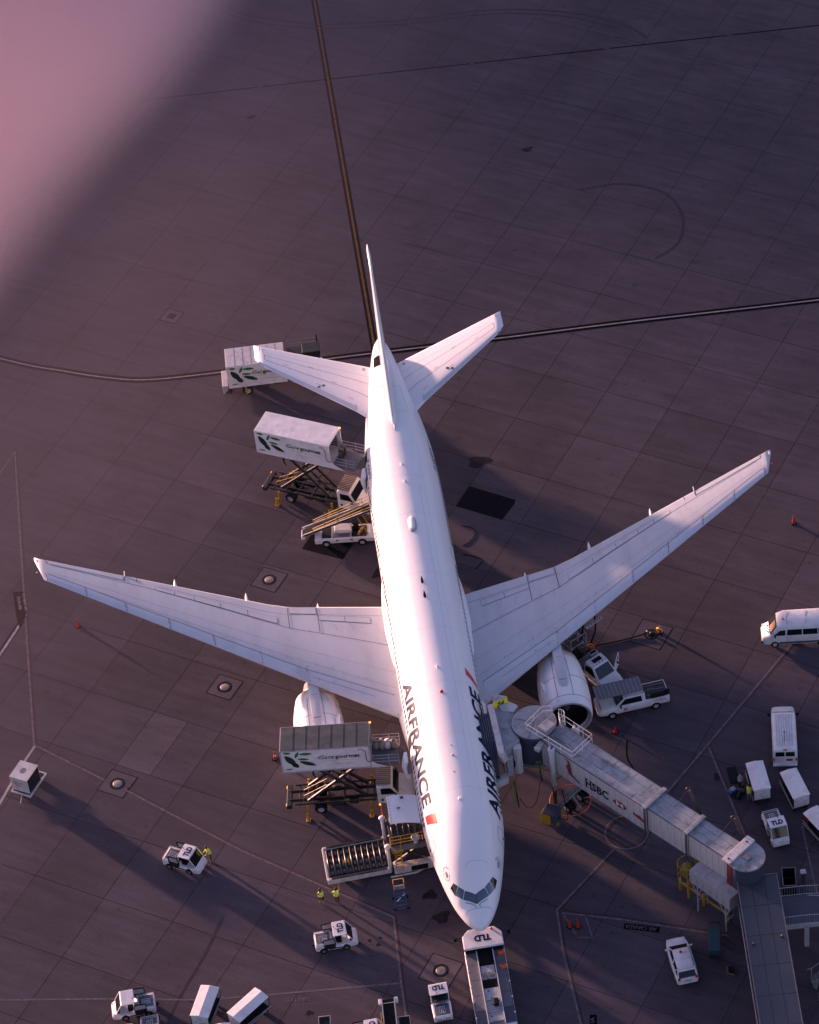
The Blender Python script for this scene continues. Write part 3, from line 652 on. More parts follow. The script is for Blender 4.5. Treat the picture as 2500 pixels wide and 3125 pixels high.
for side in (-1, 1):
    wg, P = sweepwing(side, LEw, TEw, Zw, 2.6, 30.6, .115, .085, 'wing', M['wing'], 40)
    cc = lambda x, y: (y-LEw(x))/(TEw(x)-LEw(x))
    # polished leading edge, as slats
    sb = [3.5, 9.9, 13.4, 16.9, 20.25, 23.55, 26.6, 29.6]; cf = [.155, .135, .15, .165, .19, .215, .27, .33]
    for i in range(7):
        sl_ = skinpanel(P, 'slat', sb[i]+(.9 if i == 1 else .03), sb[i+1]-.03, .004, cf[i], .004, cf[i+1], M['wingmetal'], wg, .018)
    b = MB()
    for i in range(8): stripon(b, P, [(sb[i], 0.01), (sb[i]+.15, cf[i])], .04, .026)
    for i in range(7): stripon(b, P, [(sb[i], cf[i]), (sb[i+1], cf[i+1])], .035, .026)
    # spars and rib lines
    stripon(b, P, [(3.2, .61), (10.9, .665), (21, .79), (29.2, .80)], .035, .02)
    for cA, cB in ((.36, .45), (.22, .27)): stripon(b, P, [(3.2, cA), (29, cB)], .012, .016)
    stripon(b, P, [(3.4, .905), (8.6, .895), (12, .86), (21, .885)], .02, .02)
    for x in (8.6, 10.95): stripon(b, P, [(x, .66), (x, .995)], .05, .03)
    stripon(b, P, [(5.0, .09), (9.6, .07)], .02, .026)
    for a_ in ([(9.3, .03), (9.1, .10)], [(8.2, .03), (8.0, .11)]): stripon(b, P, a_, .02, .03)
    for x, c in ((5.9, .73), (7.2, .70)): stripon(b, P, [(x, c), (x+.25, c+.09)], .015, .02)
    for x in (23.6,): stripon(b, P, [(x, .84), (x-.05, .995)], .07, .03)
    stripon(b, P, [(29.6, .83), (29.75, .99)], .05, .03); stripon(b, P, [(22.6, .9), (22.6, .995)], .05, .03)
    random.seed(5)
    for k in range(46):       # small streaks and fastener groups along the spars
        x = random.uniform(4, 28); c = random.choice((.62, .78, .2, .17))+random.uniform(-.02, .05); stripon(b, P, [(x, c), (x+random.uniform(-.05, .05), c+random.uniform(.004, .02))], .03, .02)
    b.build('panel_seam', M['seam'], wg)
    def framed(name, x0, x1, a0, a1, b0, b1, m, off=.016):
        p_ = skinpanel(P, name, x0+.02, x1-.02, a0+.003, a1-.003, b0+.003, b1-.003, m, wg, off+.006)
        q_ = skinpanel(P, name+'_gap', x0, x1, a0, a1, b0, b1, M['seam'], p_, off); return p_
    xs = [11.85, 14.1, 16.2, 18.2, 19.7, 21.2]
    for i in range(5):
        t0, t1 = (xs[i]-11.85)/9.35, (xs[i+1]-11.85)/9.35; framed('spoiler', xs[i], xs[i+1], .70+.09*t0, .80+.07*t0, .70+.09*t1, .80+.07*t1, M['wing'])
    for x0, x1 in ((4.5, 6.5), (6.5, 8.6)): framed('spoiler', x0, x1, .82, .885, .82, .885, M['wing'])
    framed('aileron', 23.65, 29.6, .86, .995, .85, .99, M['wing'])
    framed('flaperon', 8.7, 10.85, .90, .998, .895, .998, M['wing'])
    # flap track fairings
    for x, L_ in ((8.5, .65), (14.1, 1.05), (19.65, 1.0)):
        b = MB(); te = TEw(x); rings = []; n = 14; y0, y1 = te-4.2, te+L_
        for i in range(n+1):
            t = i/n; k = math.sin(PI*min(1, t*1.0))**.6 if 0 < t < 1 else .02; yy = y0+(y1-y0)*t; zz = Zw(x)-.42-.18*math.sin(PI*t)+.2*t
            rings.append([(side*x+.24*k*math.cos(2*PI*j/12), yy, zz+.42*k*math.sin(2*PI*j/12)) for j in range(12)])
        b.loft(rings).build('flap_fairing', M['air'], wg, True)
    b = MB().ball((side*30.45, 41.2, Zw(30.3)), .07); b.build('wingtip_lamp', M['redlamp'] if side > 0 else M['lamp'], wg, True)
    MB().box((side*30.45, 42.5, Zw(30.4)+.03), (.05, .4, .05)).build('tip_fence', M['air'], wg)
    MB().tube([(side*23.55, TEw(23.55)-.1, Zw(23.55)), (side*23.55, TEw(23.55)+.45, Zw(23.55)+.1)], .04).build('static_mast', M['air'], wg)
    # wing root fairing against the fuselage
    b = MB(); rings = []
    for y in [18.6, 20, 22, 25, 28, 31, 34, 36, 37.5]:
        t = max(.03, 1-abs((y-28)/9.8)**2.4); rings.append([(side*2.6, y, 5.35*t+4.3*(1-t)), (side*(2.95+.30*t), y, 5.25*t+4.3*(1-t)), (side*(3.05+.55*t), y, 4.95*t+4.2*(1-t)), (side*(3.05+.6*t), y, 4.3), (side*2.4, y, 3.6)])
    b.loft(rings).build('root_fairing', M['air'], wg, True)
    # ---------------- tailplane
    LEt = lambda x: 54.4+(x-2.15)*.847-(.45*max(0, 2.6-x)) + (max(0, x-10.5)*1.2)
    TEt = lambda x: 60.72+(x-1.0)*.344
    Zt = lambda x: 7.15+(x-1)*.153
    tp, P2 = sweepwing(side, LEt, TEt, Zt, .9, 10.8, .09, .085, 'tailplane', M['air'], 14)
    skinpanel(P2, 'leading_edge', 2.8, 10.55, .004, .09, .004, .13, M['wingmetal'], tp, .012)
    b = MB()
    stripon(b, P2, [(1.6, .40), (10.0, .36)], .03, .02); stripon(b, P2, [(1.3, .66), (10.0, .60)], .025, .02); stripon(b, P2, [(10.0, .36), (10.0, .60)], .03, .02)
    stripon(b, P2, [(1.3, .80), (9.8, .76)], .012, .02); stripon(b, P2, [(10.35, .76), (10.3, .99)], .045, .02); stripon(b, P2, [(2.7, .01), (2.9, .12)], .03, .02)
    for x, c in ((4.2, .43), (6.0, .64), (8.1, .45), (3, .2), (5.5, .22)): stripon(b, P2, [(x, c), (x+.4, c+.002)], .03, .02)
    b.build('panel_seam', M['seam'], tp)
    for x, c in ((5.35, .24), (5.75, .15)):
        q = P2(x, c, 1, .02); MB().lathe([(.14, 0), (.13, .015), (.001, .015)], 16, c=q).build('access_port', M['seam'], tp)
    q = P2(1.75, .93, 1, .02); b = MB(); torus(b, q, .11, .02); b.build('access_ring', M['seam'], tp)
# ---------------- fin with slanted stripes
fin_m = bpy.data.materials.new('striped_fin_paint'); fin_m.use_nodes = True
n = fin_m.node_tree; L = n.links; pb = n.nodes['Principled BSDF']; pb.inputs['Roughness'].default_value = .3; pb.inputs['Coat Weight'].default_value = .4
tc = n.nodes.new('ShaderNodeTexCoord'); sx = n.nodes.new('ShaderNodeSeparateXYZ'); L.new(tc.outputs['Object'], sx.inputs[0])
ma = n.nodes.new('ShaderNodeMath'); ma.operation = 'MULTIPLY_ADD'; ma.inputs[1].default_value = -.985
L.new(sx.outputs['Z'], ma.inputs[0]); L.new(sx.outputs['Y'], ma.inputs[2])
cr = n.nodes.new('ShaderNodeValToRGB'); cr.color_ramp.interpolation = 'CONSTANT'
mr = n.nodes.new('ShaderNodeMapRange'); mr.inputs[1].default_value = 42; mr.inputs[2].default_value = 53; L.new(ma.outputs[0], mr.inputs[0]); L.new(mr.outputs[0], cr.inputs[0])
W_ = (.78, .78, .79); N_ = (.02, .03, .09)
els = [(0, W_), (.22, N_), (.235, W_), (.30, N_), (.325, W_), (.40, N_), (.44, W_), (.52, N_), (.58, W_), (.66, (.35, .02, .03)), (.70, W_)]
cr.color_ramp.elements[0].color = (*els[0][1], 1); cr.color_ramp.elements[1].position = els[1][0]; cr.color_ramp.elements[1].color = (*els[1][1], 1)
for p_, c_ in els[2:]: e = cr.color_ramp.elements.new(p_); e.color = (*c_, 1)
L.new(cr.outputs[0], pb.inputs['Base Color'])
LEf = lambda z: 51.2+(z-8.55)*.985; TEf = lambda z: 60.9+(z-8.55)*.285
b = MB(); rings = []
for i in range(15):
    z = 8.3+(18.35-8.3)*i/14; le, te = LEf(z), TEf(z); ch = te-le; t = .085
    pr = [.5*(1-math.cos(PI*k/10)) for k in range(11)]
    yt = lambda c: 5*t*ch*(.2969*math.sqrt(c)-.126*c-.3516*c*c+.2843*c**3-.1036*c**4)*.95
    rings.append([(yt(c), le+ch*c, z) for c in pr]+[(-yt(c), le+ch*c, z) for c in pr[-2:0:-1]])
fin = b.loft(rings).build('fin', fin_m, plane, True)
b = MB(); z = 18.35; le, te = LEf(z), TEf(z); rings = []
for k in range(12):
    t = k/11; wd = .13*math.sin(PI*min(.98, t+.02))**.5+.015; y = le+.05+(te-le-.1)*t; rings.append([(-wd, y, z-.02), (-wd*.6, y, z+.14), (wd*.6, y, z+.14), (wd, y, z-.02)])
b.loft(rings).build('fin_cap', M['air'], fin, True)
b = MB()
for k in range(14):
    pass
rings = []
for i in range(8):      # polished fin leading edge
    z = 9.2+(17.9-9.2)*i/7; le = LEf(z); ch = TEf(z)-le; rings.append([(-.10*ch*.2, le+.035*ch, z), (-.01, le-.02, z), (.01, le-.02, z), (.10*ch*.2, le+.035*ch, z)])
b.loft(rings, cap=False, close=False).build('fin_leading_edge', M['wingmetal'], fin, True)
# dorsal fillet
b = MB(); rings = []
for i in range(9):
    t = i/8; y = 50.6+3.2*t; h = .05+1.9*t**1.6; wd = .10+.25*t; rings.append([(-wd, y, 8.4), (-wd*.35, y, 8.55+h*.7), (0, y, 8.6+h), (wd*.35, y, 8.55+h*.7), (wd, y, 8.4)])
b.loft(rings).build('dorsal_fillet', M['wingmetal'], fin, True)
# ---------------- engines
for side in (-1, 1):
    ex, ez = 9.75*side, 2.95
    prof = [(1.55, 20.9), (1.62, 20.62), (1.72, 20.50), (1.84, 20.52), (1.93, 20.75), (2.0, 21.4), (2.04, 22.3), (2.02, 23.6), (1.93, 24.8), (1.78, 25.8), (1.60, 26.6), (1.56, 26.55), (1.5, 25.0)]
    eng = MB().lathe([(r_, y_) for r_, y_ in prof], 48, 'y', (ex, 0, ez)).build('engine', M['air'], plane, True)
    MB().lathe([(1.59, 20.76), (1.62, 20.60), (1.72, 20.49), (1.80, 20.49), (1.86, 20.52)], 48, 'y', (ex, 0, ez)).build('intake_lip', M['lgrey'], eng, True)
    MB().lathe([(1.60, 20.74), (1.54, 21.2), (1.56, 22.4)], 40, 'y', (ex, 0, ez)).build('intake_duct', M['dark'], eng, True)
    MB().lathe([(1.58, 22.35), (.42, 22.3)], 40, 'y', (ex, 0, ez)).build('fan_disc', M['black'], eng)
    fb = MB()
    for k in range(22):
        a = 2*PI*k/22; p = [(.40, 22.05, -.06), (1.52, 21.95, -.10), (1.54, 22.25, .16), (.40, 22.25, .10)]
        fb.add([(ex+r_*math.cos(a)-o_*math.sin(a), y_, ez+r_*math.sin(a)+o_*math.cos(a)) for r_, y_, o_ in p], [(0, 1, 2, 3)])
    fb.build('fan_blade', M['dark'], eng)
    MB().lathe([(.001, 21.45), (.12, 21.55), (.30, 21.85), (.44, 22.25)], 20, 'y', (ex, 0, ez)).build('spinner', M['grey'], eng, True)
    MB().lathe([(1.15, 26.0), (1.02, 27.2), (.78, 28.3), (.60, 28.2)], 32, 'y', (ex, 0, ez)).build('core_cowl', M['grey'], eng, True); MB().lathe([(.5, 27.8), (.35, 28.6), (.001, 29.2)], 20, 'y', (ex, 0, ez)).build('exhaust_cone', M['dark'], eng, True)
    b = MB()
    def er(y):
        for (r0, y0_), (r1, y1_) in zip(prof[3:], prof[4:]):
            if y0_ <= y <= y1_: return r0+(r1-r0)*(y-y0_)/(y1_-y0_)
        return 1.9
    def eline(pts, wd=.035):
        W = []
        for (y0_, a0), (y1_, a1) in zip(pts, pts[1:]):
            m_ = max(2, int(abs(a1-a0)/6)+int(abs(y1_-y0_)/.4)+1); W += [(y0_+(y1_-y0_)*k/m_, a0+(a1-a0)*k/m_) for k in range(m_)]
        W.append(pts[-1]); Q = [Vector((ex+(er(y)+.012)*math.sin(a*PI/180), y, ez+(er(y)+.012)*math.cos(a*PI/180))) for y, a in W]; N_ = [Vector((math.sin(a*PI/180), 0, math.cos(a*PI/180))) for y, a in W]; vs = []
        for i in range(len(Q)):
            d = (Q[min(i+1, len(Q)-1)]-Q[max(i-1, 0)]).normalized(); s_ = d.cross(N_[i])*wd/2; vs += [Q[i]-s_, Q[i]+s_]
        b.add(vs, [(2*i, 2*i+1, 2*i+3, 2*i+2) for i in range(len(Q)-1)])
    eline([(21.35, -95), (21.35, 95)]); eline([(23.45, -95), (23.45, -14)]); eline([(23.45, 14), (23.45, 95)]); eline([(21.35, -19), (25.6, -19)]); eline([(21.35, 17), (25.6, 17)])
    eline([(21.0, -24), (21.06, -21), (21.0, -18), (20.94, -21), (21.0, -24)], .02)
    b.build('cowl_seam', M['seam'], eng)
    # strake and pylon
    MB().add([(ex-side*1.40, 21.9, ez+1.42), (ex-side*1.35, 23.2, ez+1.45), (ex-side*1.75, 23.1, ez+1.95), (ex-side*1.66, 22.5, ez+1.8), (ex-side*1.43, 21.9, ez+1.40), (ex-side*1.38, 23.2, ez+1.43), (ex-side*1.78, 23.1, ez+1.93), (ex-side*1.69, 22.5, ez+1.78)], [(0, 1, 2, 3), (7, 6, 5, 4), (0, 3, 7, 4), (1, 0, 4, 5), (2, 1, 5, 6), (3, 2, 6, 7)]).build('strake', M['air'], eng)
    b = MB(); rings = []
    for y, wd, zt_, zb in ((21.95, .04, 4.85, 4.7), (22.2, .26, 4.98, 4.7), (22.7, .38, 5.10, 4.6), (23.5, .42, 5.22, 4.5), (24.5, .42, 5.30, 4.3), (25.6, .42, 5.30, 4.1), (26.8, .40, 5.15, 4.0), (29, .3, 4.9, 3.9), (31, .12, 4.8, 4.0)):
        rings.append([(ex-wd, y, zb), (ex-wd, y, zt_-.06), (ex-wd*.8, y, zt_), (ex+wd*.8, y, zt_), (ex+wd, y, zt_-.06), (ex+wd, y, zb)])
    py = b.loft(rings).build('pylon', M['wing'], plane, True)
    b = MB()
    for y in (22.9, 23.6, 24.4, 25.2): b.box((ex, y, 5.075+.1*(y-22.9)/1.6 if y < 24.5 else 5.225), (.6, .02, .16))
    b.build('pylon_seam', M['seam'], py)
# ---------------- landing gear
def wheel(b, c, r, w_, ax='x'):
    b.lathe([(r*.55, -w_/2), (r*.9, -w_/2), (r, -w_*.3), (r, w_*.3), (r*.9, w_/2), (r*.55, w_/2)], 20, ax, c); return b
for side in (-1, 1):
    g = MB().tube([(5.49*side, 31.4, 4.6), (5.49*side, 31.4, .7)], .22, 12).box((5.49*side, 31.4, .68), (.3, 3.2, .3)).build('main_gear', M['lgrey'], plane)
    for dy in (-1.45, 0, 1.45):
        for dx in (-.7, .7): wheel(MB(), (5.49*side+dx, 31.4+dy, .67), .67, .48).build('gear_wheel', M['black'], g, True)
g = MB().tube([(0, 5.9, 3.4), (0, 5.9, .55)], .13, 12).build('nose_gear', M['lgrey'], plane)
for dx in (-.32, .32): wheel(MB(), (dx, 5.9, .54), .54, .38).build('gear_wheel', M['black'], g, True)
MB().tube([(0, 5.8, .6), (0, 1.9, .55)], .08).build('towbar', M['yellow'], plane)

# ------------------------------------------------------------------ vehicles: shared parts
def wheels(r, spots, rad=.45, wd=.3, rim='chrome'):
    for x, y in spots:
        t = MB(); wheel(t, (0, 0, 0), rad, wd, 'y'); o = t.build('wheel', M['black'], r, True, loc=(x, y, rad))
        s_ = -1 if y < 0 else 1
        MB().lathe([(rad*.60, s_*wd*.42), (rad*.52, s_*wd*.50), (rad*.44, s_*wd*.30), (rad*.12, s_*wd*.36), (.001, s_*wd*.46)], 16, 'y').build('rim', M[rim], o, True)
def rbox(name, c, d, m, r, bev=.03, rz=0, ry=0, top=None, sh=0):
    return MB().box(c, d, rz, ry, 0, top, sh).build(name, M[m], r, bev=bev)
def leafprint(r, y, x0, z0, s_):
    def leaf(cx, cz, ln, wd, a, m):
        pts = []
        for k in range(14):
            t = 2*PI*k/14; px = ln*math.cos(t)/2; pz = wd/2*math.sin(t)*(1-.35*abs(math.cos(t)))
            pts.append((x0+(cx+px*math.cos(a)-pz*math.sin(a))*s_, y, z0+(cz+px*math.sin(a)+pz*math.cos(a))*s_))
        MB().add(pts, [tuple(range(14))]).build('leaf_print', M[m], r)
    leaf(.42, 2.2, .62, .26, -.1, 'leaf'); leaf(.62, 1.35, 1.35, .62, -1.0, 'leafd'); leaf(.95, .8, .75, .5, -.9, 'leafd'); leaf(1.15, 1.95, .75, .26, 1.15, 'leaf'); leaf(1.82, 2.0, 1.0, .32, -.04, 'leaf'); leaf(1.6, 1.42, .85, .28, -.1, 'leaf'); leaf(1.92, .92, 1.35, .46, -.42, 'leafd'); leaf(.45, .35, .6, .16, .1, 'leaf')

def catering(loc, rz, label, number, roofm, zb=5.15, L_=6.75, raised=True, cabroof='striproof'):
    r = root('catering_truck', loc, rz, label, 'catering truck', 'catering trucks at the airliner')
    hb, W_ = 2.45, 2.42; x0, x1 = -L_/2, L_/2
    # chassis
    cz = .98 if raised else .85; xr = x0-.1 if raised else x0-.05; xf = 3.5
    b = MB()
    for y in (-.45, .45): b.box(((xr+xf)/2, y, cz), (xf-xr, .14, .28))
    if raised:
        for y in (-1.0, 1.0): b.box(((xr+xf)/2+.2, y, cz+.12), (xf-xr-.6, .10, .14))
        for x in (-2.6, -1.5, -.4, .9, 2.2, 3.2): b.box((x, 0, cz), (.12, 2.0, .2))
    b.build('chassis_frame', M['dark'], r, bev=.02)
    rbox('tail_beam', (xr+.05, 0, cz-.1), (.42, 2.2, .42), 'dark', r, .05)
    for y in (-.9, .9): rbox('tail_lamp', (xr-.17, y, cz), (.05, .22, .12), 'amber' if raised else 'brick', r, .01)
    for x, y in ((.6, -.95), (1.6, -.95), (.2, .95)): MB().tube([(x-.35, y*.75, .75), (x+.35, y*.75, .75)], .22, 12).build('tank', M['dark'], r, True)
    wheels(r, [(-1.0, -1.05), (-1.0, 1.05), (-1.0, -.72), (-1.0, .72), (5.0, -.98), (5.0, .98)], .48, .30)
    if raised:
        b = MB()
        for y in (-.78, .78):
            b.bar((-1.9, y, 1.2), (2.4, y, zb-.12), .16, .24); b.bar((2.7, y*.85, 1.2), (-1.1, y*.85, zb-.12), .16, .24)
        for t in (0, .33, .66, 1): b.bar((-1.9+4.3*t, -.78, 1.2+(zb-1.32)*t), (-1.9+4.3*t, .78, 1.2+(zb-1.32)*t), .10); b.bar((2.7-3.8*t, -.66, 1.2+(zb-1.32)*t), (2.7-3.8*t, .66, 1.2+(zb-1.32)*t), .10)
        b.build('scissor_lift', M['dark'], r, bev=.015)
        for y in (-.25, .25): MB().tube([(2.2, y, 1.1), (.6, y, 2.9)], .11, 10).tube([(.6, y, 2.9), (0, y, 3.6)], .06, 8).build('lift_cylinder', M['dark'], r, True)
        b = MB().bar((-2.3, -.9, 1.2), (-2.2, -.9, 1.95), .03).bar((-2.2, -.9, 1.95), (-.3, -.9, 3.1), .03).bar((-2.3, -.3, 1.2), (-2.2, -.3, 1.95), .03).bar((-2.2, -.3, 1.95), (-.3, -.3, 3.1), .03)
        b.build('lift_edge_guard', M['yellow'], r)
        for x in (-2.0, 2.95):
            for y in (-1, 1): MB().box((x, y*1.22, .62), (.16, .2, 1.0)).box((x, y*1.62, .42), (.14, .7, .14)).box((x, y*1.78, .45), (.2, .17, .75)).box((x, y*1.78, .03), (.36, .34, .06)).build('outrigger', M['yellow'], r, bev=.02)
        MB().tube([(-1.2, -.9, zb-.05), (-1.15, -1.0, zb-.75), (-1.0, -.95, zb-1.2)], .10, 8, r2=.03).build('hanging_strap', M['black'], r)
    # cargo box
    zc = zb+hb/2
    bx = MB()
    for c, d in (((0, -W_/2, zc), (L_, .06, hb)), ((0, W_/2, zc), (L_, .06, hb)), ((x0, 0, zc), (.06, W_, hb)), ((0, 0, zb+.06), (L_, W_, .12))): bx.box(c, d)
    box = bx.build('cargo_box', M['white'], r)
    rf = rbox('roof', (0, 0, zb+hb), (L_+.06, W_+.06, .07), roofm, r, .02)
    b = MB()
    for y in (-W_/2-.02, W_/2+.02): b.box((0, y, zb+hb-.02), (L_+.1, .07, .10)); b.box((0, y, zb+.05), (L_+.1, .08, .14))
    for x in (x0-.02, x1+.0):
        for y in (-W_/2, W_/2): b.box((x, y, zc), (.09, .09, hb))
        b.box((x, 0, zb+hb-.02), (.08, W_+.1, .10))
    b.build('corner_trim', M['lgrey' if roofm == 'groof' else 'white'], box, bev=.01)
    if roofm != 'wroof':
        for k in range(1, 7): MB().box((x0+L_*k/7, 0, zb+hb+.04), (.035, W_-.1, .02)).build('roof_rib', M['dark' if roofm == 'groof' else 'lgrey'], rf)
    for k in range(9): rbox('inner_shelf', (x1-.9, W_/2-.12, zb+.4+.22*k), (1.2, .12, .02), 'steel', box, 0)
    yy = -W_/2-.036; k = L_/6.75
    leafprint(box, yy-.004, x0+.05, zb+.02, 1.0)
    flat_text('logo_lettering', 'Gate', M['loggreen'], (x0+2.85*k, yy-.004, zb+1.30), (1.2, 0, 0), (0, 0, .46), box, shear=.3, bold=.015)
    flat_text('logo_lettering', 'gourmet', M['logblk'], (x0+4.1*k, yy-.004, zb+1.18), (1.9, 0, 0), (0, 0, .50), box, bold=.03)
    b = MB()
    for q in range(3): b.box((x0+2.8*k+.1*q, yy-.004, zb+1.42+.09*q), (.35, .004, .02))
    b.box((x0+4.2*k, yy-.004, zb+1.08), (2.8, .004, .012)); b.build('logo_rule', M['loggreen'], box)
    flat_text('logo_lettering', 'a gategroup member', M['lgrey'], (x0+3.7*k, yy-.004, zb+.62), (1.75, 0, 0), (0, 0, .15), box)
    flat_text('unit_number', number, M['logblk'], (x1-.85, yy-.004, zb+2.05), (.34, 0, 0), (0, 0, .2), box)
    MB().tube(smoothpts([(x1-.5, yy-.03, zb+2.1), (x1-.3, yy-.06, zb+1.9), (x1-.28, yy-.06, zb+1.1), (x1-.1, yy-.05, zb+.7), (x1+.2, yy-.03, zb+.8)], 5), .022, 6).build('hose', M['black'], box)
    # cab
    c0 = 3.5 if L_ > 6 else 3.1
    cb = MB()
    prof = [(c0, .7), (c0, 2.55), (c0+.12, 2.66), (c0+1.0, 2.64), (c0+1.2, 2.55), (c0+1.62, 1.72), (c0+2.65, 1.48), (c0+2.85, 1.2), (c0+2.88, .6)]
    rings = []
    for y, ins in ((-1.12, .06), (-1.06, 0), (1.06, 0), (1.12, .06)): rings.append([(x, y, z-(.04 if ins and z > 1 else 0)) for x, z in prof])
    cab = cb.loft(rings).build('cab', M['white'], r, bev=.05)
    MB().add([(c0+1.22, -.98, 2.50), (c0+1.22, .98, 2.50), (c0+1.66, 1.04, 1.74), (c0+1.66, -1.04, 1.74)], [(0, 1, 2, 3)]).build('windscreen', M['glass'], cab)
    for y in (-1.128, 1.128): MB().add([(c0+.3, y, 2.42), (c0+1.08, y, 2.42), (c0+1.48, y, 1.72), (c0+.3, y, 1.72)], [(0, 1, 2, 3)]).build('side_window', M['glass'], cab); MB().box((c0+.35, y, 1.1), (.2, .02, .2)).build('door_step', M['black'], cab); MB().box((c0+1.45, y*1.16, 1.8), (.12, .12, .4)).build('mirror', M['black'], cab, bev=.02)
    rp = rbox('cab_roof_guard', (c0+.55, 0, 2.76), (1.15, 1.95, .05), cabroof, cab, .01)
    for k_ in range(10): MB().box((c0+.55, -.9+.2*k_, 2.80), (1.12, .035, .03)).build('guard_slat', M['dark'], rp)
    rbox('front_bumper', (c0+2.95, 0, .65), (.2, 2.2, .35), 'dark', r, .05); 
    # front platform
    if raised:
        pz = zb+.02; p0 = x1+.03; p1 = p0+2.15
        pl = rbox('front_platform', ((p0+p1)/2, 0, pz), (p1-p0, 2.1, .12), 'tugpad', r, .02)
        MB().add([(p0, -W_/2, pz+.75), (p0, -W_/2, pz-.1), (p0+1.3, -W_/2, pz-.1), (p0+.4, -W_/2, pz+.35)], [(0, 1, 2, 3)]).build('side_gusset', M['white'], pl)
        MB().add([(p0, W_/2, pz+.75), (p0, W_/2, pz-.1), (p0+1.3, W_/2, pz-.1), (p0+.4, W_/2, pz+.35)], [(0, 1, 2, 3)]).build('side_gusset', M['white'], pl)
        for y in (-1.08, 1.08):
            b = MB()
            for h in (.4, .75, 1.1): b.tube([(p0+.15, y, pz+h), (p1, y, pz+h)], .024, 6)
            for x in (p0+.15, (p0+p1)/2+.3, p1): b.tube([(x, y, pz), (x, y, pz+1.12)], .024, 6)
            b.build('guard_rail', M['lgrey'], pl)
        rbox('bridge_plate', (p1+.15, 0, pz+.05), (.5, 1.3, .05), 'steel', pl, .01)
        MB().ball((x1+.1, W_/2-.1, zb+hb+.1), .09).build('warning_beacon', M['amber'], r, True)
    else:
        rbox('front_platform', (c0+1.2, 0, 3.05), (2.9, 2.0, .12), 'dark', r, .02)
        b = MB()
        for h in (3.5, 3.9): b.tube([(c0-.2, 1.0, h), (c0+2.4, 1.0, h)], .022, 6)
        for x in (c0-.2, c0+1.1, c0+2.4): b.tube([(x, 1.0, 3.1), (x, 1.0, 3.92)], .022, 6)
        b.build('guard_rail', M['grey'], r); rbox('rail_end', (c0+2.5, 1.0, 3.8), (.12, .1, .7), 'black', r, .02)
        rbox('front_bin', (c0+1.9, .2, 3.3), (1.6, 1.3, .4), 'dark', r, .04)
        rbox('rear_bumper', (xr-.35, 0, .8), (.5, 2.2, .9), 'lgrey', r, .05); rbox('rear_step', (xr-.1, -.9, .5), (.5, .5, .3), 'dark', r, .03)
        rbox('outrigger_foot', (x0+1.4, -1.15, .55), (.18, .16, .8), 'yellow', r, .02)
    return r
ct = catering((-8.14, 53.45, 0), deg(-29.2), 'catering truck with its white box lifted beside the rear fuselage', '539', 'wroof', zb=5.45)
cf = catering((-9.36, 18.47, 0), deg(-6.9), 'catering truck with its grimy grey-roofed box lifted in front of the left engine', '544', 'groof')
cr_ = catering((-10.95, 68.75, 0), deg(-1.5), 'catering truck with lowered box, half hidden under the left tailplane', '541', 'brwhite', zb=1.1, L_=5.1, raised=False)
# things standing on the platforms (each lifts away)
def platform_item(truck, lx, ly, z, builder, name, label, cat, grp):
    R = Matrix.Rotation(truck.rotation_euler.z, 3, 'Z'); p = R @ Vector((lx, ly, 0))
    r = root(name, (truck.location.x+p.x, truck.location.y+p.y, z), truck.rotation_euler.z+random.uniform(-.15, .15), label, cat, grp); builder(r); return r
def trolley(r):
    rbox('body', (0, 0, .55), (.42, .32, .95), 'dark', r, .03); rbox('top_tray', (0, 0, 1.06), (.44, .34, .06), 'grey', r, .02); rbox('door', (-.02, -.17, .55), (.3, .02, .7), 'grey', r, .01); rbox('handle', (0, -.19, .95), (.2, .03, .03), 'steel', r, 0)
for k, (lx, ly, l) in enumerate(((3.85, .55, 'galley trolley nearest the open end of the raised white box'), (3.85, .10, 'galley trolley beside another, nearer the camera, outside the white box'))): platform_item(ct, lx, ly, 5.53, trolley, 'galley_trolley', l, 'trolley', 'galley trolleys on the catering platform')
def sack(m, s_):
    def f(r):
        MB().lathe([(.02, 0), (.22*s_, .02), (.27*s_, .3), (.24*s_, .6*s_), (.12*s_, .78*s_), (.16*s_, .86*s_), (.02, .84*s_)], 14).build('bag_body', M[m], r, True); MB().lathe([(.125*s_, .74*s_), (.14*s_, .77*s_), (.125*s_, .8*s_)], 12).build('tie', M['dark'], r)
    return f
for lx, m, s_, l in ((3.75, 'bag', 1.0, 'grey refuse sack on the platform, nearest the truck box'), (4.2, 'brownc', 1.1, 'brown canvas sack second from the truck box'), (4.65, 'white', 1.05, 'white refuse sack, third in the row on the platform'), (5.15, 'brownc', 1.15, 'brown canvas sack at the aircraft end of the row')): platform_item(cf, lx, .62, 5.23, sack(m, s_), 'refuse_sack', l, 'sack', 'sacks on the front catering platform')

# ------------------------------------------------------------------ belt loader
r = root('belt_loader', (-5.45, 47.55, 0), deg(-7), 'white belt loader with yellow side rails raised against the rear hold', 'belt loader')
b = MB().side([(-2.5, .35), (-2.5, .82), (2.2, .82), (2.6, .70), (2.6, .35)], -.85, .85); body = b.build('body', M['white'], r, bev=.05)
for x0_, x1_ in ((-1.9, -1.1), (-1.0, .5), (.6, 1.9)): rbox('deck_well', ((x0_+x1_)/2, 0, .80), (x1_-x0_, 1.3, .08), 'dark' if x0_ != -1.0 else 'grey', body, .01)
rbox('driver_cab_seat', (1.0, .3, 1.1), (.45, .5, .5), 'black', r, .05); rbox('engine_cover', (-.1, .25, 1.0), (1.5, .9, .35), 'white', r, .08)
for x in (-.6, .6): rbox('vent', (x, -.86, .68), (.25, .02, .12), 'seam', body, 0)
wheels(r, [(-1.55, -.8), (-1.55, .8), (1.5, -.8), (1.5, .8)], .36, .28, 'lgrey')
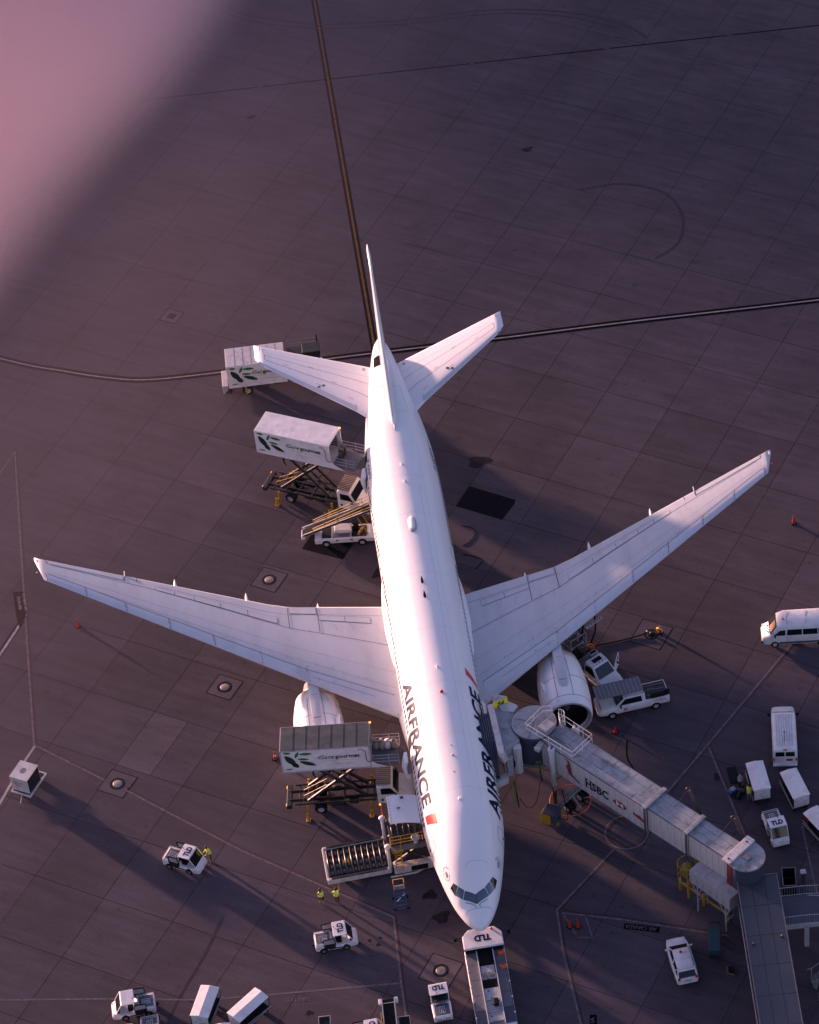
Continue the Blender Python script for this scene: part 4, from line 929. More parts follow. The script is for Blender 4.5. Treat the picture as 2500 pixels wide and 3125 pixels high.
p0, p1 = Vector((-3.55, .15, .75)), Vector((2.75, .15, 3.45))
b = MB().bar(p0, p1, .78, .14); bl = b.build('belt', M['black'], r)
for y in (-.33, .63): MB().bar(p0+Vector((0, y-.0, 0)), p1+Vector((0, y, 0)), .09, .26).build('side_beam', M['lgrey'], r, bev=.015)
for y in (-.38, .68):
    b = MB(); d = p1-p0
    for h in (.45, .85): b.bar(p0+d*.15+Vector((0, y, h*.55)), p0+d*.98+Vector((0, y, h)), .045)
    for t in (.15, .32, .5, .68, .84, .98): b.bar(p0+d*t+Vector((0, y, 0)), p0+d*t+Vector((0, y, .85 if t > .3 else .47)), .045)
    b.build('guard_rail', M['yellow'], r)
b = MB().bar((2.0, -.45, .9), (1.3, -.45, 2.8), .08).bar((2.0, .75, .9), (1.3, .75, 2.8), .08).bar((1.1, -.5, .9), (1.9, -.5, 2.2), .05).bar((1.2, -.6, .9), (2.0, -.6, 2.2), .05); b.build('lift_strut', M['yellow'], r)
rbox('conveyor_foot', (-3.5, .15, .62), (.3, .95, .34), 'white', r, .04)

# ------------------------------------------------------------------ container loader
r = root('container_loader', (-8.2, 11.75, 0), deg(2), 'low container loader with a bed of bright rollers at the forward hold', 'cargo loader')
for y in (-1.58, 1.58): rbox('side_rail', (-.1, y, .52), (4.9, .26, .5), 'brwhite', r, .05)
for y in (-1.58, 1.58):
    b = MB().box((-.1, y, .80), (4.3, .22, .06)).box((.4, y, .84), (1.0, .12, .03)).box((-1.5, y, .84), (.8, .12, .03)); b.build('guide_rail', M['dark'], r)
rbox('end_rail', (-2.5, 0, .55), (.22, 3.2, .4), 'lgrey', r, .05)
rbox('roller_deck', (-.1, 0, .58), (4.6, 2.95, .12), 'dark', r, .01)
for k in range(11): MB().tube([(-2.3+.45*k, -1.28, .74), (-2.3+.45*k, 1.28, .74)], .075, 10).build('roller', M['steel'], r, True)
for k in range(10): 
    for y in (-.95, -.3, .3, .95): MB().box((-2.08+.45*k, y, .67), (.16, .3, .06)).build('deck_pad', M['grey'], r)
MB().box((-.95, .0, .69), (.5, .34, .05)).build('deck_plate', M['golden'], r)
# main deck beside the fuselage
for k, (x, y) in enumerate(((2.3, 1.42), (2.3, -1.5))): MB().tube([(x, y, .3), (x, y, 3.15)], .13, 12).ball((x, y, 3.2), .26, sz=.5).build('lift_post', M['white'], r, True)
md = rbox('main_platform', (3.95, .2, 2.85), (2.7, 2.9, .14), 'dark', r, .02)
for k in range(6): MB().tube([(2.85+.45*k, -1.0, 2.98), (2.85+.45*k, 1.6, 2.98)], .07, 10).build('roller', M['steel'], md, True)
b = MB()
for x in (2.6, 5.3): b.bar((x, -1.25, .8), (5.3+2.6-x, -1.25, 2.8), .12, .2); b.bar((x, 1.5, .8), (5.3+2.6-x, 1.5, 2.8), .12, .2)
b.build('scissor_lift', M['dark'], r)
b = MB(); st = [(2.55, -1.9), (2.55, -1.15), (5.2, -1.15), (5.3, -1.9)]
for h in (3.0, 3.35, 3.75):
    for (xa, ya), (xb, yb) in zip(st, st[1:]): b.bar((xa, ya, h), (xb, yb, h), .05)
for x, y in st+[(3.4, -1.15), (4.3, -1.15), (3.3, -1.9)]: b.bar((x, y, 2.8), (x, y, 3.78), .05)
b.build('operator_rail', M['yellow'], r); rbox('operator_walkway', (3.9, -1.5, 2.82), (2.7, .7, .08), 'grey', md, .01); rbox('walkway_edge', (3.0, -1.9, 2.85), (.9, .1, .16), 'yellow', md, .01)
b = MB()
for k in range(9): b.bar((2.75, -1.98-.05*k*0, .75+.25*k), (3.25, -1.98, .75+.25*k), .05)
for x in (2.75, 3.25): b.bar((x, -1.98, .6), (x, -1.98, 2.9), .05)
b.build('ladder', M['yellow'], r)
MB().lathe([(.02, 3.0), (.12, 3.0), (.20, 3.35), (.36, 3.65), (.30, 3.7), (.02, 3.66)], 8, c=(4.5, -1.45, 0)).build('control_console', M['brwhite'], r)
bb = MB(); torus(bb, (5.0, -1.5, 3.5), .18, .03, 'x'); bb.build('hand_wheel', M['golden'], r)
rbox('engine_house', (4.3, -1.75, .75), (3.5, .5, .8), 'brwhite', r, .06); rbox('engine_recess', (4.5, -2.02, .75), (1.3, .04, .55), 'black', r, .05)
for k in range(5): MB().box((3.6+.2*k, -1.96, 1.21), (.07, .06, .16), ry=.5).build('hazard_stripe', M['yellow'], r)
MB().bar((2.2, -2.15, .35), (4.2, -2.15, .35), .12, .12).bar((4.2, -2.15, .35), (5.4, -1.75, .5), .12, .12).build('skid_rail', M['brwhite'], r, bev=.02)
wheels(r, [(4.6, -1.6), (4.6, 1.4), (-1.3, -1.3), (-1.3, 1.3)], .36, .3, 'dark')
MB().ball((2.35, 2.2, 3.9), .08).build('warning_beacon', M['amber'], r, True); MB().tube([(2.4, 2.2, 2.8), (2.4, 2.2, 3.85)], .03, 6).tube([(2.4, 1.4, 2.9), (2.4, 2.2, 2.9)], .03, 6).tube([(2.4, 1.4, 3.4), (2.4, 2.2, 3.4)], .03, 6).build('rear_rail', M['orange'], r)

# ------------------------------------------------------------------ baggage tractors
def tug(loc, rz, label, doors=True, text=True, front_text=False, rib=False):
    r = root('baggage_tractor', loc, rz, label, 'baggage tractor', 'white baggage tractors')
    b = MB()
    rings = []
    for x, hw, zt, zb_ in ((-1.6, .60, .80, .42), (-1.52, .70, .90, .30), (-.3, .72, .90, .28), (.0, .72, .62, .26), (.95, .72, .62, .26), (1.25, .70, .92, .26), (1.55, .66, .72, .30), (1.62, .58, .55, .36)):
        rings.append([(x, -hw, zb_), (x, -hw, zt-.08), (x, -hw+.08, zt), (x, hw-.08, zt), (x, hw, zt-.08), (x, hw, zb_)])
    body = b.loft(rings).build('body', M['white'], r, bev=.03)
    rbox('rear_deck', (-.95, 0, .90), (1.05, 1.08, .03), 'tugpad', body, .01)
    for y in (-.13, .13):
        bb = MB()
        for (xa, ya), (xb, yb) in zip([(-1.25, y-.07), (-1.25, y+.07), (-.65, y+.07), (-.65, y-.07)], [(-1.25, y+.07), (-.65, y+.07), (-.65, y-.07), (-1.25, y-.07)]): bb.bar((xa, ya, .93), (xb, yb, .93), .03)
        bb.build('hood_frame', M['white'], body)
    for s_ in (-1, 1): bb = MB().bar((-1.55, s_*.62, 1.0), (-.3, s_*.62, 1.0), .035).bar((-1.55, s_*.62, .88), (-1.55, s_*.62, 1.0), .035); bb.build('deck_rail', M['white'], body)
    MB().bar((-1.55, -.62, 1.0), (-1.55, .62, 1.0), .035).build('deck_rail', M['white'], body)
    rf = MB().side([(-.15, 1.72), (-.15, 1.78), (.78, 1.80), (.86, 1.76), (.86, 1.72)], -.68, .68).build('cab_roof', M['white'], r, bev=.025)
    if text: flat_text('roof_lettering', 'TLD', M['navy'], (.66, -.46, 1.812), (0, .92, 0), (-.46, 0, 0), rf, bold=.05)
    MB().ball((-.05, .2, 1.84), .055).build('beacon', M['brick'], rf, True)
    b = MB()
    for y in (-.65, .65): b.bar((-.12, y, .88), (-.12, y, 1.74), .06); b.bar((.84, y, 1.75), (1.28, y, .92), .05)
    b.build('cab_pillar', M['white'], r)
    MB().add([(.87, -.62, 1.70), (.87, .62, 1.70), (1.28, .62, .94), (1.28, -.62, .94)], [(0, 1, 2, 3)]).build('windscreen', M['glass'], r)
    MB().add([(-.13, -.62, 1.70), (-.13, .62, 1.70), (-.13, .62, .92), (-.13, -.62, .92)], [(0, 1, 2, 3)]).build('rear_window', M['glass'], r)
    rbox('dashboard', (1.12, 0, .88), (.2, 1.2, .12), 'dark', r, .02); rbox('seat', (.22, -.28, .85), (.4, .42, .35), 'black', r, .05); rbox('seat_back', (.02, -.28, 1.1), (.1, .42, .45), 'black', r, .04); rbox('seat', (.22, .28, .85), (.4, .42, .35), 'black', r, .05)
    bb = MB(); torus(bb, (.82, -.28, 1.08), .17, .02, 'x', 16, 6); bb.build('steering_wheel', M['black'], r)
    if front_text: flat_text('front_lettering', 'TLD', M['navy'], (1.60, -.22, .60), (0, .44, 0), (-.08, 0, .16), r, bold=.02)
    for y in (-.5, .5): MB().lathe([(.001, .04), (.075, .03), (.085, 0)], 12, 'x', (1.50, y, .74)).build('headlamp', M['lamp'], r, True)
    if doors:
        for s_ in (-1, 1):
            bb = MB(); y = s_*.76; P_ = [(-.9, .55), (-.95, 1.55), (-.15, 1.62), (-.05, .95), (-.15, .55)]
            for (xa, za), (xb, zb_) in zip(P_, P_[1:]+P_[:1]): bb.bar((xa, y, za), (xb, y, zb_), .05, .09)
            bb.bar((-.9, y, .98), (-.08, y, .98), .04, .07); d = bb.build('sliding_door', M['black'], r); MB().box((-.5, y, .76), (.75, .02, .38)).build('door_panel', M['dark'], d); MB().box((-.5, y, 1.28), (.75, .01, .5)).build('door_glass', M['lgrey'], d)
    else:
        for s_ in (-1, 1): MB().box((.4, s_*.70, .72), (.8, .03, .3)).build('door_panel', M['dark'], r)
    for s_ in (-1, 1): MB().box((-.1, s_*.725, .42), (1.0, .02, .14)).build('side_panel', M['seam'], body)
    wheels(r, [(-1.0, -.66), (-1.0, .66), (.70, -.66), (.70, .66)], .30, .22, 'grey')
    rbox('hitch', (-1.72, 0, .42), (.25, .2, .18), 'dark', r, .02)
    if rib:
        for k in range(5): MB().box((-.42, -.3+.15*k, .95), (.35, .03, .05)).build('grille_bar', M['dark'], body)
    return r
tug((-21.30, 14.42, 0), deg(-31), 'white baggage tractor with open black door frames, at the left beside a worker')
tug((-10.68, 4.42, 0), deg(1), 'white baggage tractor with open black door frames near the nose, facing right')
t_ = tug((-3.72, -3.05, 0), deg(92), 'small white tractor with hazard-striped tail, left of the pushback tractor', doors=False, rib=True)
for s_ in (-1, 1):
    for k in range(4): MB().box((-1.61+.02, s_*(.18+.11*k), .58), (.06, .05, .28)).build('hazard_stripe', M['yellow' if k % 2 else 'seam'], t_)
tug((23.85, 8.12, 0), deg(-84.5), 'white baggage tractor near the jet bridge rotunda, facing the bottom edge', doors=False, front_text=True)
tug((-25.98, 1.25, 0), deg(182), 'plain-roofed white tractor at lower left, facing left', text=False)
tug((-24.88, -1.75, 0), deg(-90), 'white tractor cut by the bottom edge, under the plain-roofed one, to the right', text=False)
tug((-26.75, -2.15, 0), deg(-90), 'white tractor cut by the bottom edge, leftmost of the two there', text=False)
tug((-9.3, -5.1, 0), deg(0), 'white lettered tractor cut by the bottom edge beside a belt loader', text=True)

# pushback tractor
r = root('pushback_tractor', (.10, -2.35, 0), deg(90), 'long white and grey pushback tractor under the airliner nose', 'pushback tractor')
b = MB(); rings = []
for x, hw, zt in ((-4.5, 1.40, 1.05), (-4.4, 1.47, 1.22), (2.9, 1.50, 1.22), (3.1, 1.48, 1.22)): rings.append([(x, -hw, .35), (x, -hw, zt-.06), (x, -hw+.06, zt), (x, hw-.06, zt), (x, hw, zt-.06), (x, hw, .35)])
body = b.loft(rings).build('body', M['white'], r, bev=.04)
for s_ in (-1, 1):
    for k in range(5):
        x0_, x1_ = -4.05+1.42*k, -4.05+1.42*(k+1)-.03; rbox('deck_panel', ((x0_+x1_)/2, s_*1.02, 1.25), (x1_-x0_, .72, .05), 'shutter' if k == 0 else 'tugpad', body, .01)
        MB().box(((x0_+x1_)/2, s_*1.40, 1.24), (x1_-x0_, .1, .03)).build('edge_tread', M['shutter'], body)
    MB().box((-.6, s_*.61, 1.36), (7.0, .06, .2)).build('channel_rail', M['white'], r)
    for k in range(5): MB().lathe([(.07, 1.22), (.06, 1.29), (.001, 1.3)], 10, c=(-3.2+1.45*k, s_*1.43, 0)).build('deck_light', M['lamp'], body)
rbox('centre_channel', (-.6, 0, 1.22), (7.0, 1.15, .06), 'grey', body, 0)
rbox('cab_well', (2.1, 0, 1.27), (1.35, 1.1, .08), 'black', body, .02); rbox('engine_tray', (1.0, 0, 1.32), (.7, 1.0, .12), 'lgrey', r, .03); rbox('engine_tray', (.35, 0, 1.32), (.45, 1.05, .16), 'lgrey', r, .03)
for y in (-.25, .25): rbox('cooling_grille', (.35, y, 1.42), (.3, .42, .03), 'seam', r, .01)
rbox('dark_hatch', (-.3, 0, 1.28), (.7, 1.05, .06), 'black', r, .02); rbox('tread_cover', (-1.3, 0, 1.30), (1.1, 1.1, .10), 'lgrey', r, .02); rbox('tread_cover', (-2.5, 0, 1.30), (1.2, 1.1, .10), 'lgrey', r, .02)
for k in range(9): MB().box((-1.95-.16*k, 0, 1.36), (.02, 1.0, .015)).build('tread_line', M['grey'], r)
rbox('driver_seat', (-2.2, -.2, 1.45), (.6, .35, .4), 'black', r, .06); rbox('rear_cover', (-3.4, 0, 1.30), (.8, 1.1, .1), 'lgrey', r, .02)
random.seed(3)
for k in range(16): MB().lathe([(.05, 1.36), (.045, 1.40), (.001, 1.41)], 8, c=(random.uniform(-3.4, 1.2), random.uniform(-.45, .45), 0)).build('deck_cap', M['black'], r)
cab = MB().prism([(2.75, -1.45), (3.95, -1.45), (4.45, -.95), (4.45, .95), (3.95, 1.45), (2.75, 1.45)], .4, 1.72).build('cab', M['glass'], r, bev=.03)
rf = MB().prism([(2.70, -1.50), (3.9, -1.50), (4.50, -1.0), (4.50, 1.0), (3.9, 1.50), (2.70, 1.50)], 1.72, 1.92).build('cab_roof', M['white'], cab, bev=.06)
flat_text('roof_lettering', 'TLD', M['navy'], (3.85, -.62, 1.93), (0, 1.25, 0), (-.6, 0, 0), rf, bold=.05)
MB().tube([(4.25, -.75, 1.92), (4.25, -.75, 2.05)], .09, 10).build('beacon', M['redlamp'], rf, True)
for s_ in (-1, 1): MB().tube([(3.9, s_*1.4, 1.8), (3.9, s_*2.0, 1.85)], .025, 6).build('mirror_arm', M['black'], r); MB().box((3.85, s_*2.02, 1.75), (.1, .22, .34)).build('mirror', M['black'], r, bev=.02)
for x, l in ((2.35, 'orange wheel chock on the tractor deck, nearer its cab'), (1.05, 'orange wheel chock on the tractor deck, farther from its cab')):
    q = root('wheel_chock', (.10+1.18, -2.35+x, 1.28), deg(96), l, 'wheel chock', 'orange chocks on the pushback tractor'); MB().side([(-.16, 0), (-.06, .28), (.06, .28), (.16, 0)], -.22, .22).build('block', M['orange'], q, bev=.02); MB().tube([(0, -.1, .3), (0, .1, .3)], .02, 6).build('grip', M['dark'], q)
for k in range(14): MB().box((-4.53, -1.25+.19*k, .72), (.04, .09, .46)).build('hazard_stripe', M['yellow' if k % 2 else 'seam'], r)
for k in range(14): MB().box((-4.44, -1.25+.19*k, 1.23), (.12, .09, .03)).build('hazard_stripe', M['yellow' if k % 2 else 'seam'], r)
wheels(r, [(-3.0, -1.3), (-3.0, 1.3), (1.9, -1.3), (1.9, 1.3)], .5, .4, 'grey')
rbox('rear_hitch', (-4.6, 0, .7), (.3, .4, .3), 'dark', r, .03)

# ------------------------------------------------------------------ baggage carts
def cart(loc, rz, label, L_=2.95, W_=1.42, red=True, open_side=-1):
    r = root('baggage_cart', loc, rz, label, 'baggage cart', 'white-roofed baggage carts')
    rings = []
    for x in (-L_/2, L_/2): rings.append([(x, -W_/2, 1.84), (x, 0, 1.95), (x, W_/2, 1.84), (x, W_/2, 1.78), (x, -W_/2, 1.78)])
    MB().loft(rings).build('roof', M['wroof'], r, bev=.03)
    for s_ in (-1, 1):
        e = rbox('end_panel', (s_*(L_/2-.06), 0, 1.22), (.05, W_-.06, 1.12), 'white', r, .015)
        for k in range(5): MB().box((s_*(L_/2-.03), random.uniform(-.4, .4), .85+.18*k), (.008, random.uniform(.12, .45), .025)).build('scuff_mark', M['seam'], e)
    rbox('back_panel', (0, -open_side*(W_/2-.05), 1.22), (L_-.1, .04, 1.1), 'dark', r, .01)
    if red: rbox('side_curtain', (-L_/2+.35, open_side*(W_/2-.03), 1.2), (.6, .03, 1.1), 'redside', r, .02)
    rbox('floor', (0, 0, .58), (L_, W_, .12), 'dark', r, .02)
    b = MB()
    for x in (-L_/2+.05, L_/2-.05):
        for y in (-W_/2+.04, W_/2-.04): b.bar((x, y, .6), (x, y, 1.82), .06)
    b.build('corner_post', M['dark'], r)
    b = MB().bar((-L_/2, open_side*(W_/2+.02), 1.0), (L_/2, open_side*(W_/2+.02), .72), .04).bar((-L_/2, open_side*(W_/2+.02), .66), (L_/2, open_side*(W_/2+.02), .66), .05); b.build('side_bar', M['lgrey'], r)
    wheels(r, [(-L_/2+.4, -.5), (-L_/2+.4, .5), (L_/2-.4, -.5), (L_/2-.4, .5)], .22, .16, 'grey')
    MB().tube([(L_/2, 0, .45), (L_/2+.75, 0, .35)], .035, 6).build('drawbar', M['dark'], r)
    return r
cart((23.4, 12.62, 0), deg(-89), 'white-roofed baggage cart with luggage and a worker at its open side', open_side=-1)
cart((26.04, 11.25, 0), deg(-80.5), 'white-roofed baggage cart between the rear of the van and the small tractor', open_side=-1)
cart((27.25, 7.1, 0), deg(-66), 'white-roofed baggage cart cut by the right edge', open_side=-1)
cart((-20.72, -.35, 0), deg(69), 'white-roofed baggage cart at lower left, standing nearly upright in view', L_=2.85, open_side=-1, red=False)
cart((-17.64, -1.3, 0), deg(40), 'white-roofed baggage cart at lower left, turned diagonally', L_=2.95, open_side=-1, red=False)
cart((-19.75, -4.1, 0), deg(88), 'white-roofed baggage cart cut by the bottom edge between the two others', red=False)
# container on a dolly
r = root('container_dolly', (-32.85, 25.05, 0), deg(58.5), 'low white dolly under a stained cube container at the left edge', 'dolly')
b = MB()
for y in (-.82, .82): b.bar((-1.25, y, .45), (1.25, y, .45), .12, .16)
for x in (-1.25, 1.25): b.bar((x, -.88, .45), (x, .88, .45), .12, .16)
b.build('frame', M['brwhite'], r, bev=.02); rbox('dolly_deck', (0, 0, .46), (2.4, 1.6, .06), 'dark', r, 0)
for k in range(6): MB().tube([(-1.0+.4*k, -.75, .52), (-1.0+.4*k, .75, .52)], .05, 8).build('roller', M['steel'], r, True)
wheels(r, [(-.8, -.65), (-.8, .65), (.8, -.65), (.8, .65)], .2, .15, 'grey'); MB().tube([(-1.3, -.1, .4), (-2.0, -.35, .3)], .04, 6).build('drawbar', M['brwhite'], r)
r = root('cargo_container', (-32.95, 24.95, .56), deg(58.5), 'cube container with a sooty roof stain and one dark side on a dolly', 'container')
rbox('shell', (-.1, 0, .77), (1.75, 1.52, 1.5), 'brwhite', r, .03); MB().box((-.1, 0, 1.53), (1.8, 1.58, .04)).build('roof_sheet', M['brwhite'], r); rbox('curtain', (-.1, -.775, .75), (1.6, .03, 1.38), 'bin', r, .01)
blb = MB(); blb.add([(-.1+.30*math.cos(a*PI/8), .05+.24*math.sin(a*PI/8), 1.556) for a in range(16)], [tuple(range(16))]); blb.build('roof_stain', M['grey'], r)
for k in range(3): MB().box((-.985, .1, 1.05-.2*k), (.008, .8-.1*k, .05)).build('marking', M['seam'], r)

# ------------------------------------------------------------------ road vehicles
def carbody(r, st, m='white', nm='body'):
    rings = []
    for x, hw, zb_, zt, c in st: rings.append([(x, -hw+.06, zb_), (x, -hw, zb_+.12), (x, -hw, zt-c*1.2), (x, -hw+c*.5, zt-c*.3), (x, -hw+c*1.4, zt), (x, 0, zt+.02), (x, hw-c*1.4, zt), (x, hw-c*.5, zt-c*.3), (x, hw, zt-c*1.2), (x, hw, zb_+.12), (x, hw-.06, zb_)])
    o = MB().loft(rings).build(nm, M[m], r, True); s_ = o.modifiers.new('bevel', 'BEVEL'); s_.width = .02; s_.segments = 2; s_.limit_method = 'ANGLE'; s_.angle_limit = .7
    return o
def poly(nm, pts, m, r): return MB().add(pts, [tuple(range(len(pts)))]).build(nm, M[m], r)
# hatchback
r = root('hatchback', (14.42, -2.85, 0), deg(93.5), 'white hatchback car with a red roof beacon near the terminal corridor', 'car')
body = carbody(r, [(-2.08, .62, .35, .72, .1), (-2.0, .80, .28, .88, .12), (-1.2, .86, .24, .95, .10), (0, .87, .24, .95, .08), (.9, .86, .24, .95, .08), (1.5, .82, .26, .86, .14), (1.9, .72, .28, .74, .14), (2.08, .5, .34, .6, .1)])
g = []
for x, hb_, ht, zt in ((-1.95, .70, .66, .98), (-1.45, .76, .60, 1.36), (-1.2, .78, .60, 1.42), (-.2, .78, .60, 1.46), (.35, .78, .58, 1.42), (1.15, .74, .66, .93)): g.append([(x, -hb_, .88), (x, -ht, zt), (x, ht, zt), (x, hb_, .88)])
MB().loft(g).build('glasshouse', M['glass'], r, bev=.02)
g = []
for x, ht, zt in ((-1.5, .62, 1.37), (-1.2, .64, 1.44), (-.2, .65, 1.48), (.40, .62, 1.43)): g.append([(x, -ht, zt-.02), (x, -ht+.06, zt+.02), (x, 0, zt+.035), (x, ht-.06, zt+.02), (x, ht, zt-.02)])
rf = MB().loft(g).build('roof', M['white'], r, True)
b = MB()
for s_ in (-1, 1):
    b.bar((.38, s_*.62, 1.43), (1.12, s_*.74, .93), .06); b.bar((-1.48, s_*.63, 1.38), (-1.92, s_*.70, .98), .10); b.bar((-.45, s_*.645, 1.45), (-.5, s_*.80, .93), .06); b.bar((-1.4, s_*.66, 1.38), (-1.15, s_*.81, .93), .08)
b.build('roof_pillar', M['white'], r)
for s_ in (-1, 1): MB().box((.85, s_*.95, .98), (.12, .2, .13)).build('mirror', M['white'], r, bev=.03); rbox('tail_lamp', (-2.0, s_*.66, .85), (.10, .2, .22), 'redlamp', r, .02); rbox('headlamp', (1.88, s_*.55, .68), (.16, .3, .1), 'lamp', r, .03)
rbox('spoiler', (-1.62, 0, 1.38), (.16, 1.2, .04), 'white', r, .01); rbox('number_plate', (-2.07, 0, .70), (.03, .5, .12), 'lgrey', r, 0); rbox('rear_bumper', (-2.06, 0, .45), (.12, 1.4, .22), 'white', r, .05)
MB().lathe([(.10, 0), (.09, .10), (.001, .14)], 12, c=(0, .05, 1.51)).build('beacon', M['redlamp'], rf, True); MB().tube([(0, 0, 1.52), (-.1, -.35, 1.51), (-.05, -.7, 1.45)], .012, 5).build('beacon_cable', M['seam'], rf)
wheels(r, [(-1.25, -.78), (-1.25, .78), (1.3, -.78), (1.3, .78)], .31, .2)
# passenger van at the right edge
r = root('passenger_van', (29.85, 28.15, 0), deg(172.5), 'white passenger van with long dark side windows, cut by the right edge', 'van')
body = carbody(r, [(-2.95, .94, .35, 2.35, .18), (-2.85, 1.0, .30, 2.5, .2), (1.2, 1.0, .30, 2.5, .2), (1.75, .98, .30, 2.30, .28), (2.0, .97, .30, 1.95, .25), (2.35, .96, .30, 1.35, .2), (2.8, .90, .30, 1.12, .2), (3.02, .72, .35, .85, .15)])
poly('windscreen', [(1.80, -.74, 2.27), (1.80, .74, 2.27), (2.40, .84, 1.40), (2.40, -.84, 1.40)], 'glass', r)
poly('sun_shade', [(1.88, -.1, 2.20), (1.88, .62, 2.20), (2.32, .70, 1.56), (2.32, -.1, 1.56)], 'taupe', r)
for s_ in (-1, 1):
    poly('front_side_window', [(1.1, s_*1.012, 2.05), (1.55, s_*1.012, 2.0), (2.05, s_*1.0, 1.42), (1.1, s_*1.012, 1.42)], 'glass', r)
    for k in range(3): poly('side_window', [(.95-1.28*k, s_*1.012, 2.08), (-.25-1.28*k, s_*1.012, 2.08), (-.25-1.28*k, s_*1.012, 1.42), (.95-1.28*k, s_*1.012, 1.42)], 'glass', r)
    MB().box((-.2, s_*1.0, .55), (3.6, .03, .22)).build('side_moulding', M['seam'], r); MB().box((1.95, s_*1.12, 1.5), (.12, .2, .3)).build('mirror', M['black'], r, bev=.03); rbox('headlamp', (2.82, s_*.72, .95), (.25, .28, .2), 'lamp', r, .05); rbox('hood_vent', (2.45, s_*.35, 1.31), (.22, .2, .03), 'seam', r, .01)
    MB().box((.98, s_*1.008, 1.1), (.02, .012, 1.5)).build('door_gap', M['seam'], r)
for x in (.95, -.6, -2.1): MB().box((x, 0, 2.53), (.03, 1.6, .015)).build('roof_seam', M['lgrey'], r)
MB().lathe([(.09, 0), (.08, .1), (.001, .13)], 10, c=(1.25, .2, 2.5)).build('beacon', M['orange'], r, True)
rbox('front_bumper', (2.95, 0, .5), (.22, 1.6, .3), 'black', r, .06); wheels(r, [(-1.85, -.88), (-1.85, .88), (1.95, -.88), (1.95, .88)], .36, .24)
# van seen from behind
r = root('white_van', (26.42, 17.35, 0), deg(80.5), 'white van with ribbed roof seen from behind, beside the baggage carts', 'van')
body = carbody(r, [(-2.85, .93, .40, 1.35, .12), (-2.75, .97, .36, 1.95, .16), (-2.5, .97, .34, 2.05, .18), (1.0, .97, .34, 2.05, .18), (1.5, .96, .34, 1.85, .2), (1.85, .95, .34, 1.35, .2), (2.6, .90, .34, 1.15, .2), (2.82, .80, .38, .9, .15)])
poly('windscreen', [(1.32, -.78, 1.98), (1.32, .78, 1.98), (1.95, .86, 1.34), (1.95, -.86, 1.34)], 'glass', r)
for y in (-.6, -.4, -.2, 0, .2, .4, .6): MB().box((-.7, y, 2.085), (3.4, .03, .02)).build('roof_rib', M['lgrey'], r)
for y in (-.40, .40): poly('rear_window', [(-2.80, y-.34, 1.80), (-2.80, y+.34, 1.80), (-2.875, y+.36, 1.38), (-2.875, y-.36, 1.38)], 'glass', r)
for s_ in (-1, 1):
    for x0_, x1_ in ((1.3, .35), (.2, -1.0), (-1.15, -2.4)): poly('side_window', [(x0_, s_*.978, 1.75), (x1_, s_*.978, 1.75), (x1_, s_*.985, 1.35), (x0_+.2, s_*.985, 1.35)], 'glass', r)
    rbox('tail_lamp', (-2.84, s_*.88, 1.0), (.06, .12, .4), 'redlamp', r, .01); MB().box((1.5, s_*1.12, 1.45), (.1, .26, .24)).build('mirror', M['black'], r, bev=.03)
rbox('rear_bumper', (-2.95, 0, .48), (.22, 1.9, .18), 'white', r, .04); rbox('number_plate', (-2.87, -.35, .95), (.03, .5, .22), 'seam', r, 0); rbox('high_stop_lamp', (-2.74, 0, 1.99), (.08, .3, .06), 'redlamp', r, 0)
MB().tube([(-2.0, .05, 2.08), (-1.0, .0, 2.25), (-.98, 0, 2.3)], .015, 5).ball((-1.0, 0, 2.2), .06).build('roof_aerial', M['black'], r)
wheels(r, [(-1.75, -.85), (-1.75, .85), (1.75, -.85), (1.75, .85)], .36, .24)
# pickup with roof rack
r = root('pickup_truck', (15.2, 23.62, 0), deg(185.5), 'white pickup truck with a flat slatted rack above its cab and striped tailgate corner', 'pickup truck')
body = carbody(r, [(-2.95, .92, .50, 1.12, .06), (-2.9, .97, .46, 1.18, .05), (-.95, .98, .42, 1.18, .05), (-.9, .98, .42, 1.22, .05), (1.35, .98, .42, 1.22, .08), (2.4, .96, .44, 1.16, .12), (2.85, .90, .46, 1.02, .14), (2.98, .75, .50, .85, .1)])
g = []
for x, hb_, ht, zt in ((-.95, .90, .74, 1.80), (-.85, .90, .74, 1.86), (.5, .90, .74, 1.88), (.75, .90, .72, 1.82), (1.45, .88, .80, 1.22)): g.append([(x, -hb_, 1.18), (x, -ht, zt), (x, ht, zt), (x, hb_, 1.18)])
MB().loft(g).build('cab', M['white'], r, bev=.04)
poly('windscreen', [(.86, -.68, 1.77), (.86, .68, 1.77), (1.47, .78, 1.26), (1.47, -.78, 1.26)], 'glass', r)
for s_ in (-1, 1):
    poly('side_window', [(.68, s_*.778, 1.76), (-.62, s_*.778, 1.76), (-.70, s_*.905, 1.26), (1.20, s_*.895, 1.26)], 'glass', r)
    for k in range(5): MB().add([(-1.7-.22*k, s_*.99, .95), (-1.8-.22*k, s_*.99, .95), (-1.62-.22*k, s_*.99, 1.14), (-1.52-.22*k, s_*.99, 1.14)], [(0, 1, 2, 3)]).build('hazard_stripe', M['red'], r)
    rbox('tail_lamp', (-2.93, s_*.88, .95), (.08, .14, .36), 'redlamp', r, .01); MB().box((1.15, s_*1.08, 1.3), (.12, .24, .2)).build('mirror', M['black'], r, bev=.03); rbox('headlamp', (2.85, s_*.7, .85), (.16, .3, .18), 'lamp', r, .04)
MB().lathe([(.17, 1.0), (.17, 1.004)], 18, 'y', (0, 0, 0), cap=True).build('door_emblem', M['red'], r, loc=(.75, -.01, .82)); MB().lathe([(.12, 1.0), (.12, 1.008)], 18, 'y', (0, 0, 0), cap=True).build('door_emblem', M['lgrey'], r, loc=(.75, -.01, .82))
rbox('bed_cover', (-1.95, 0, 1.24), (1.85, 1.6, .06), 'dark', r, .02)
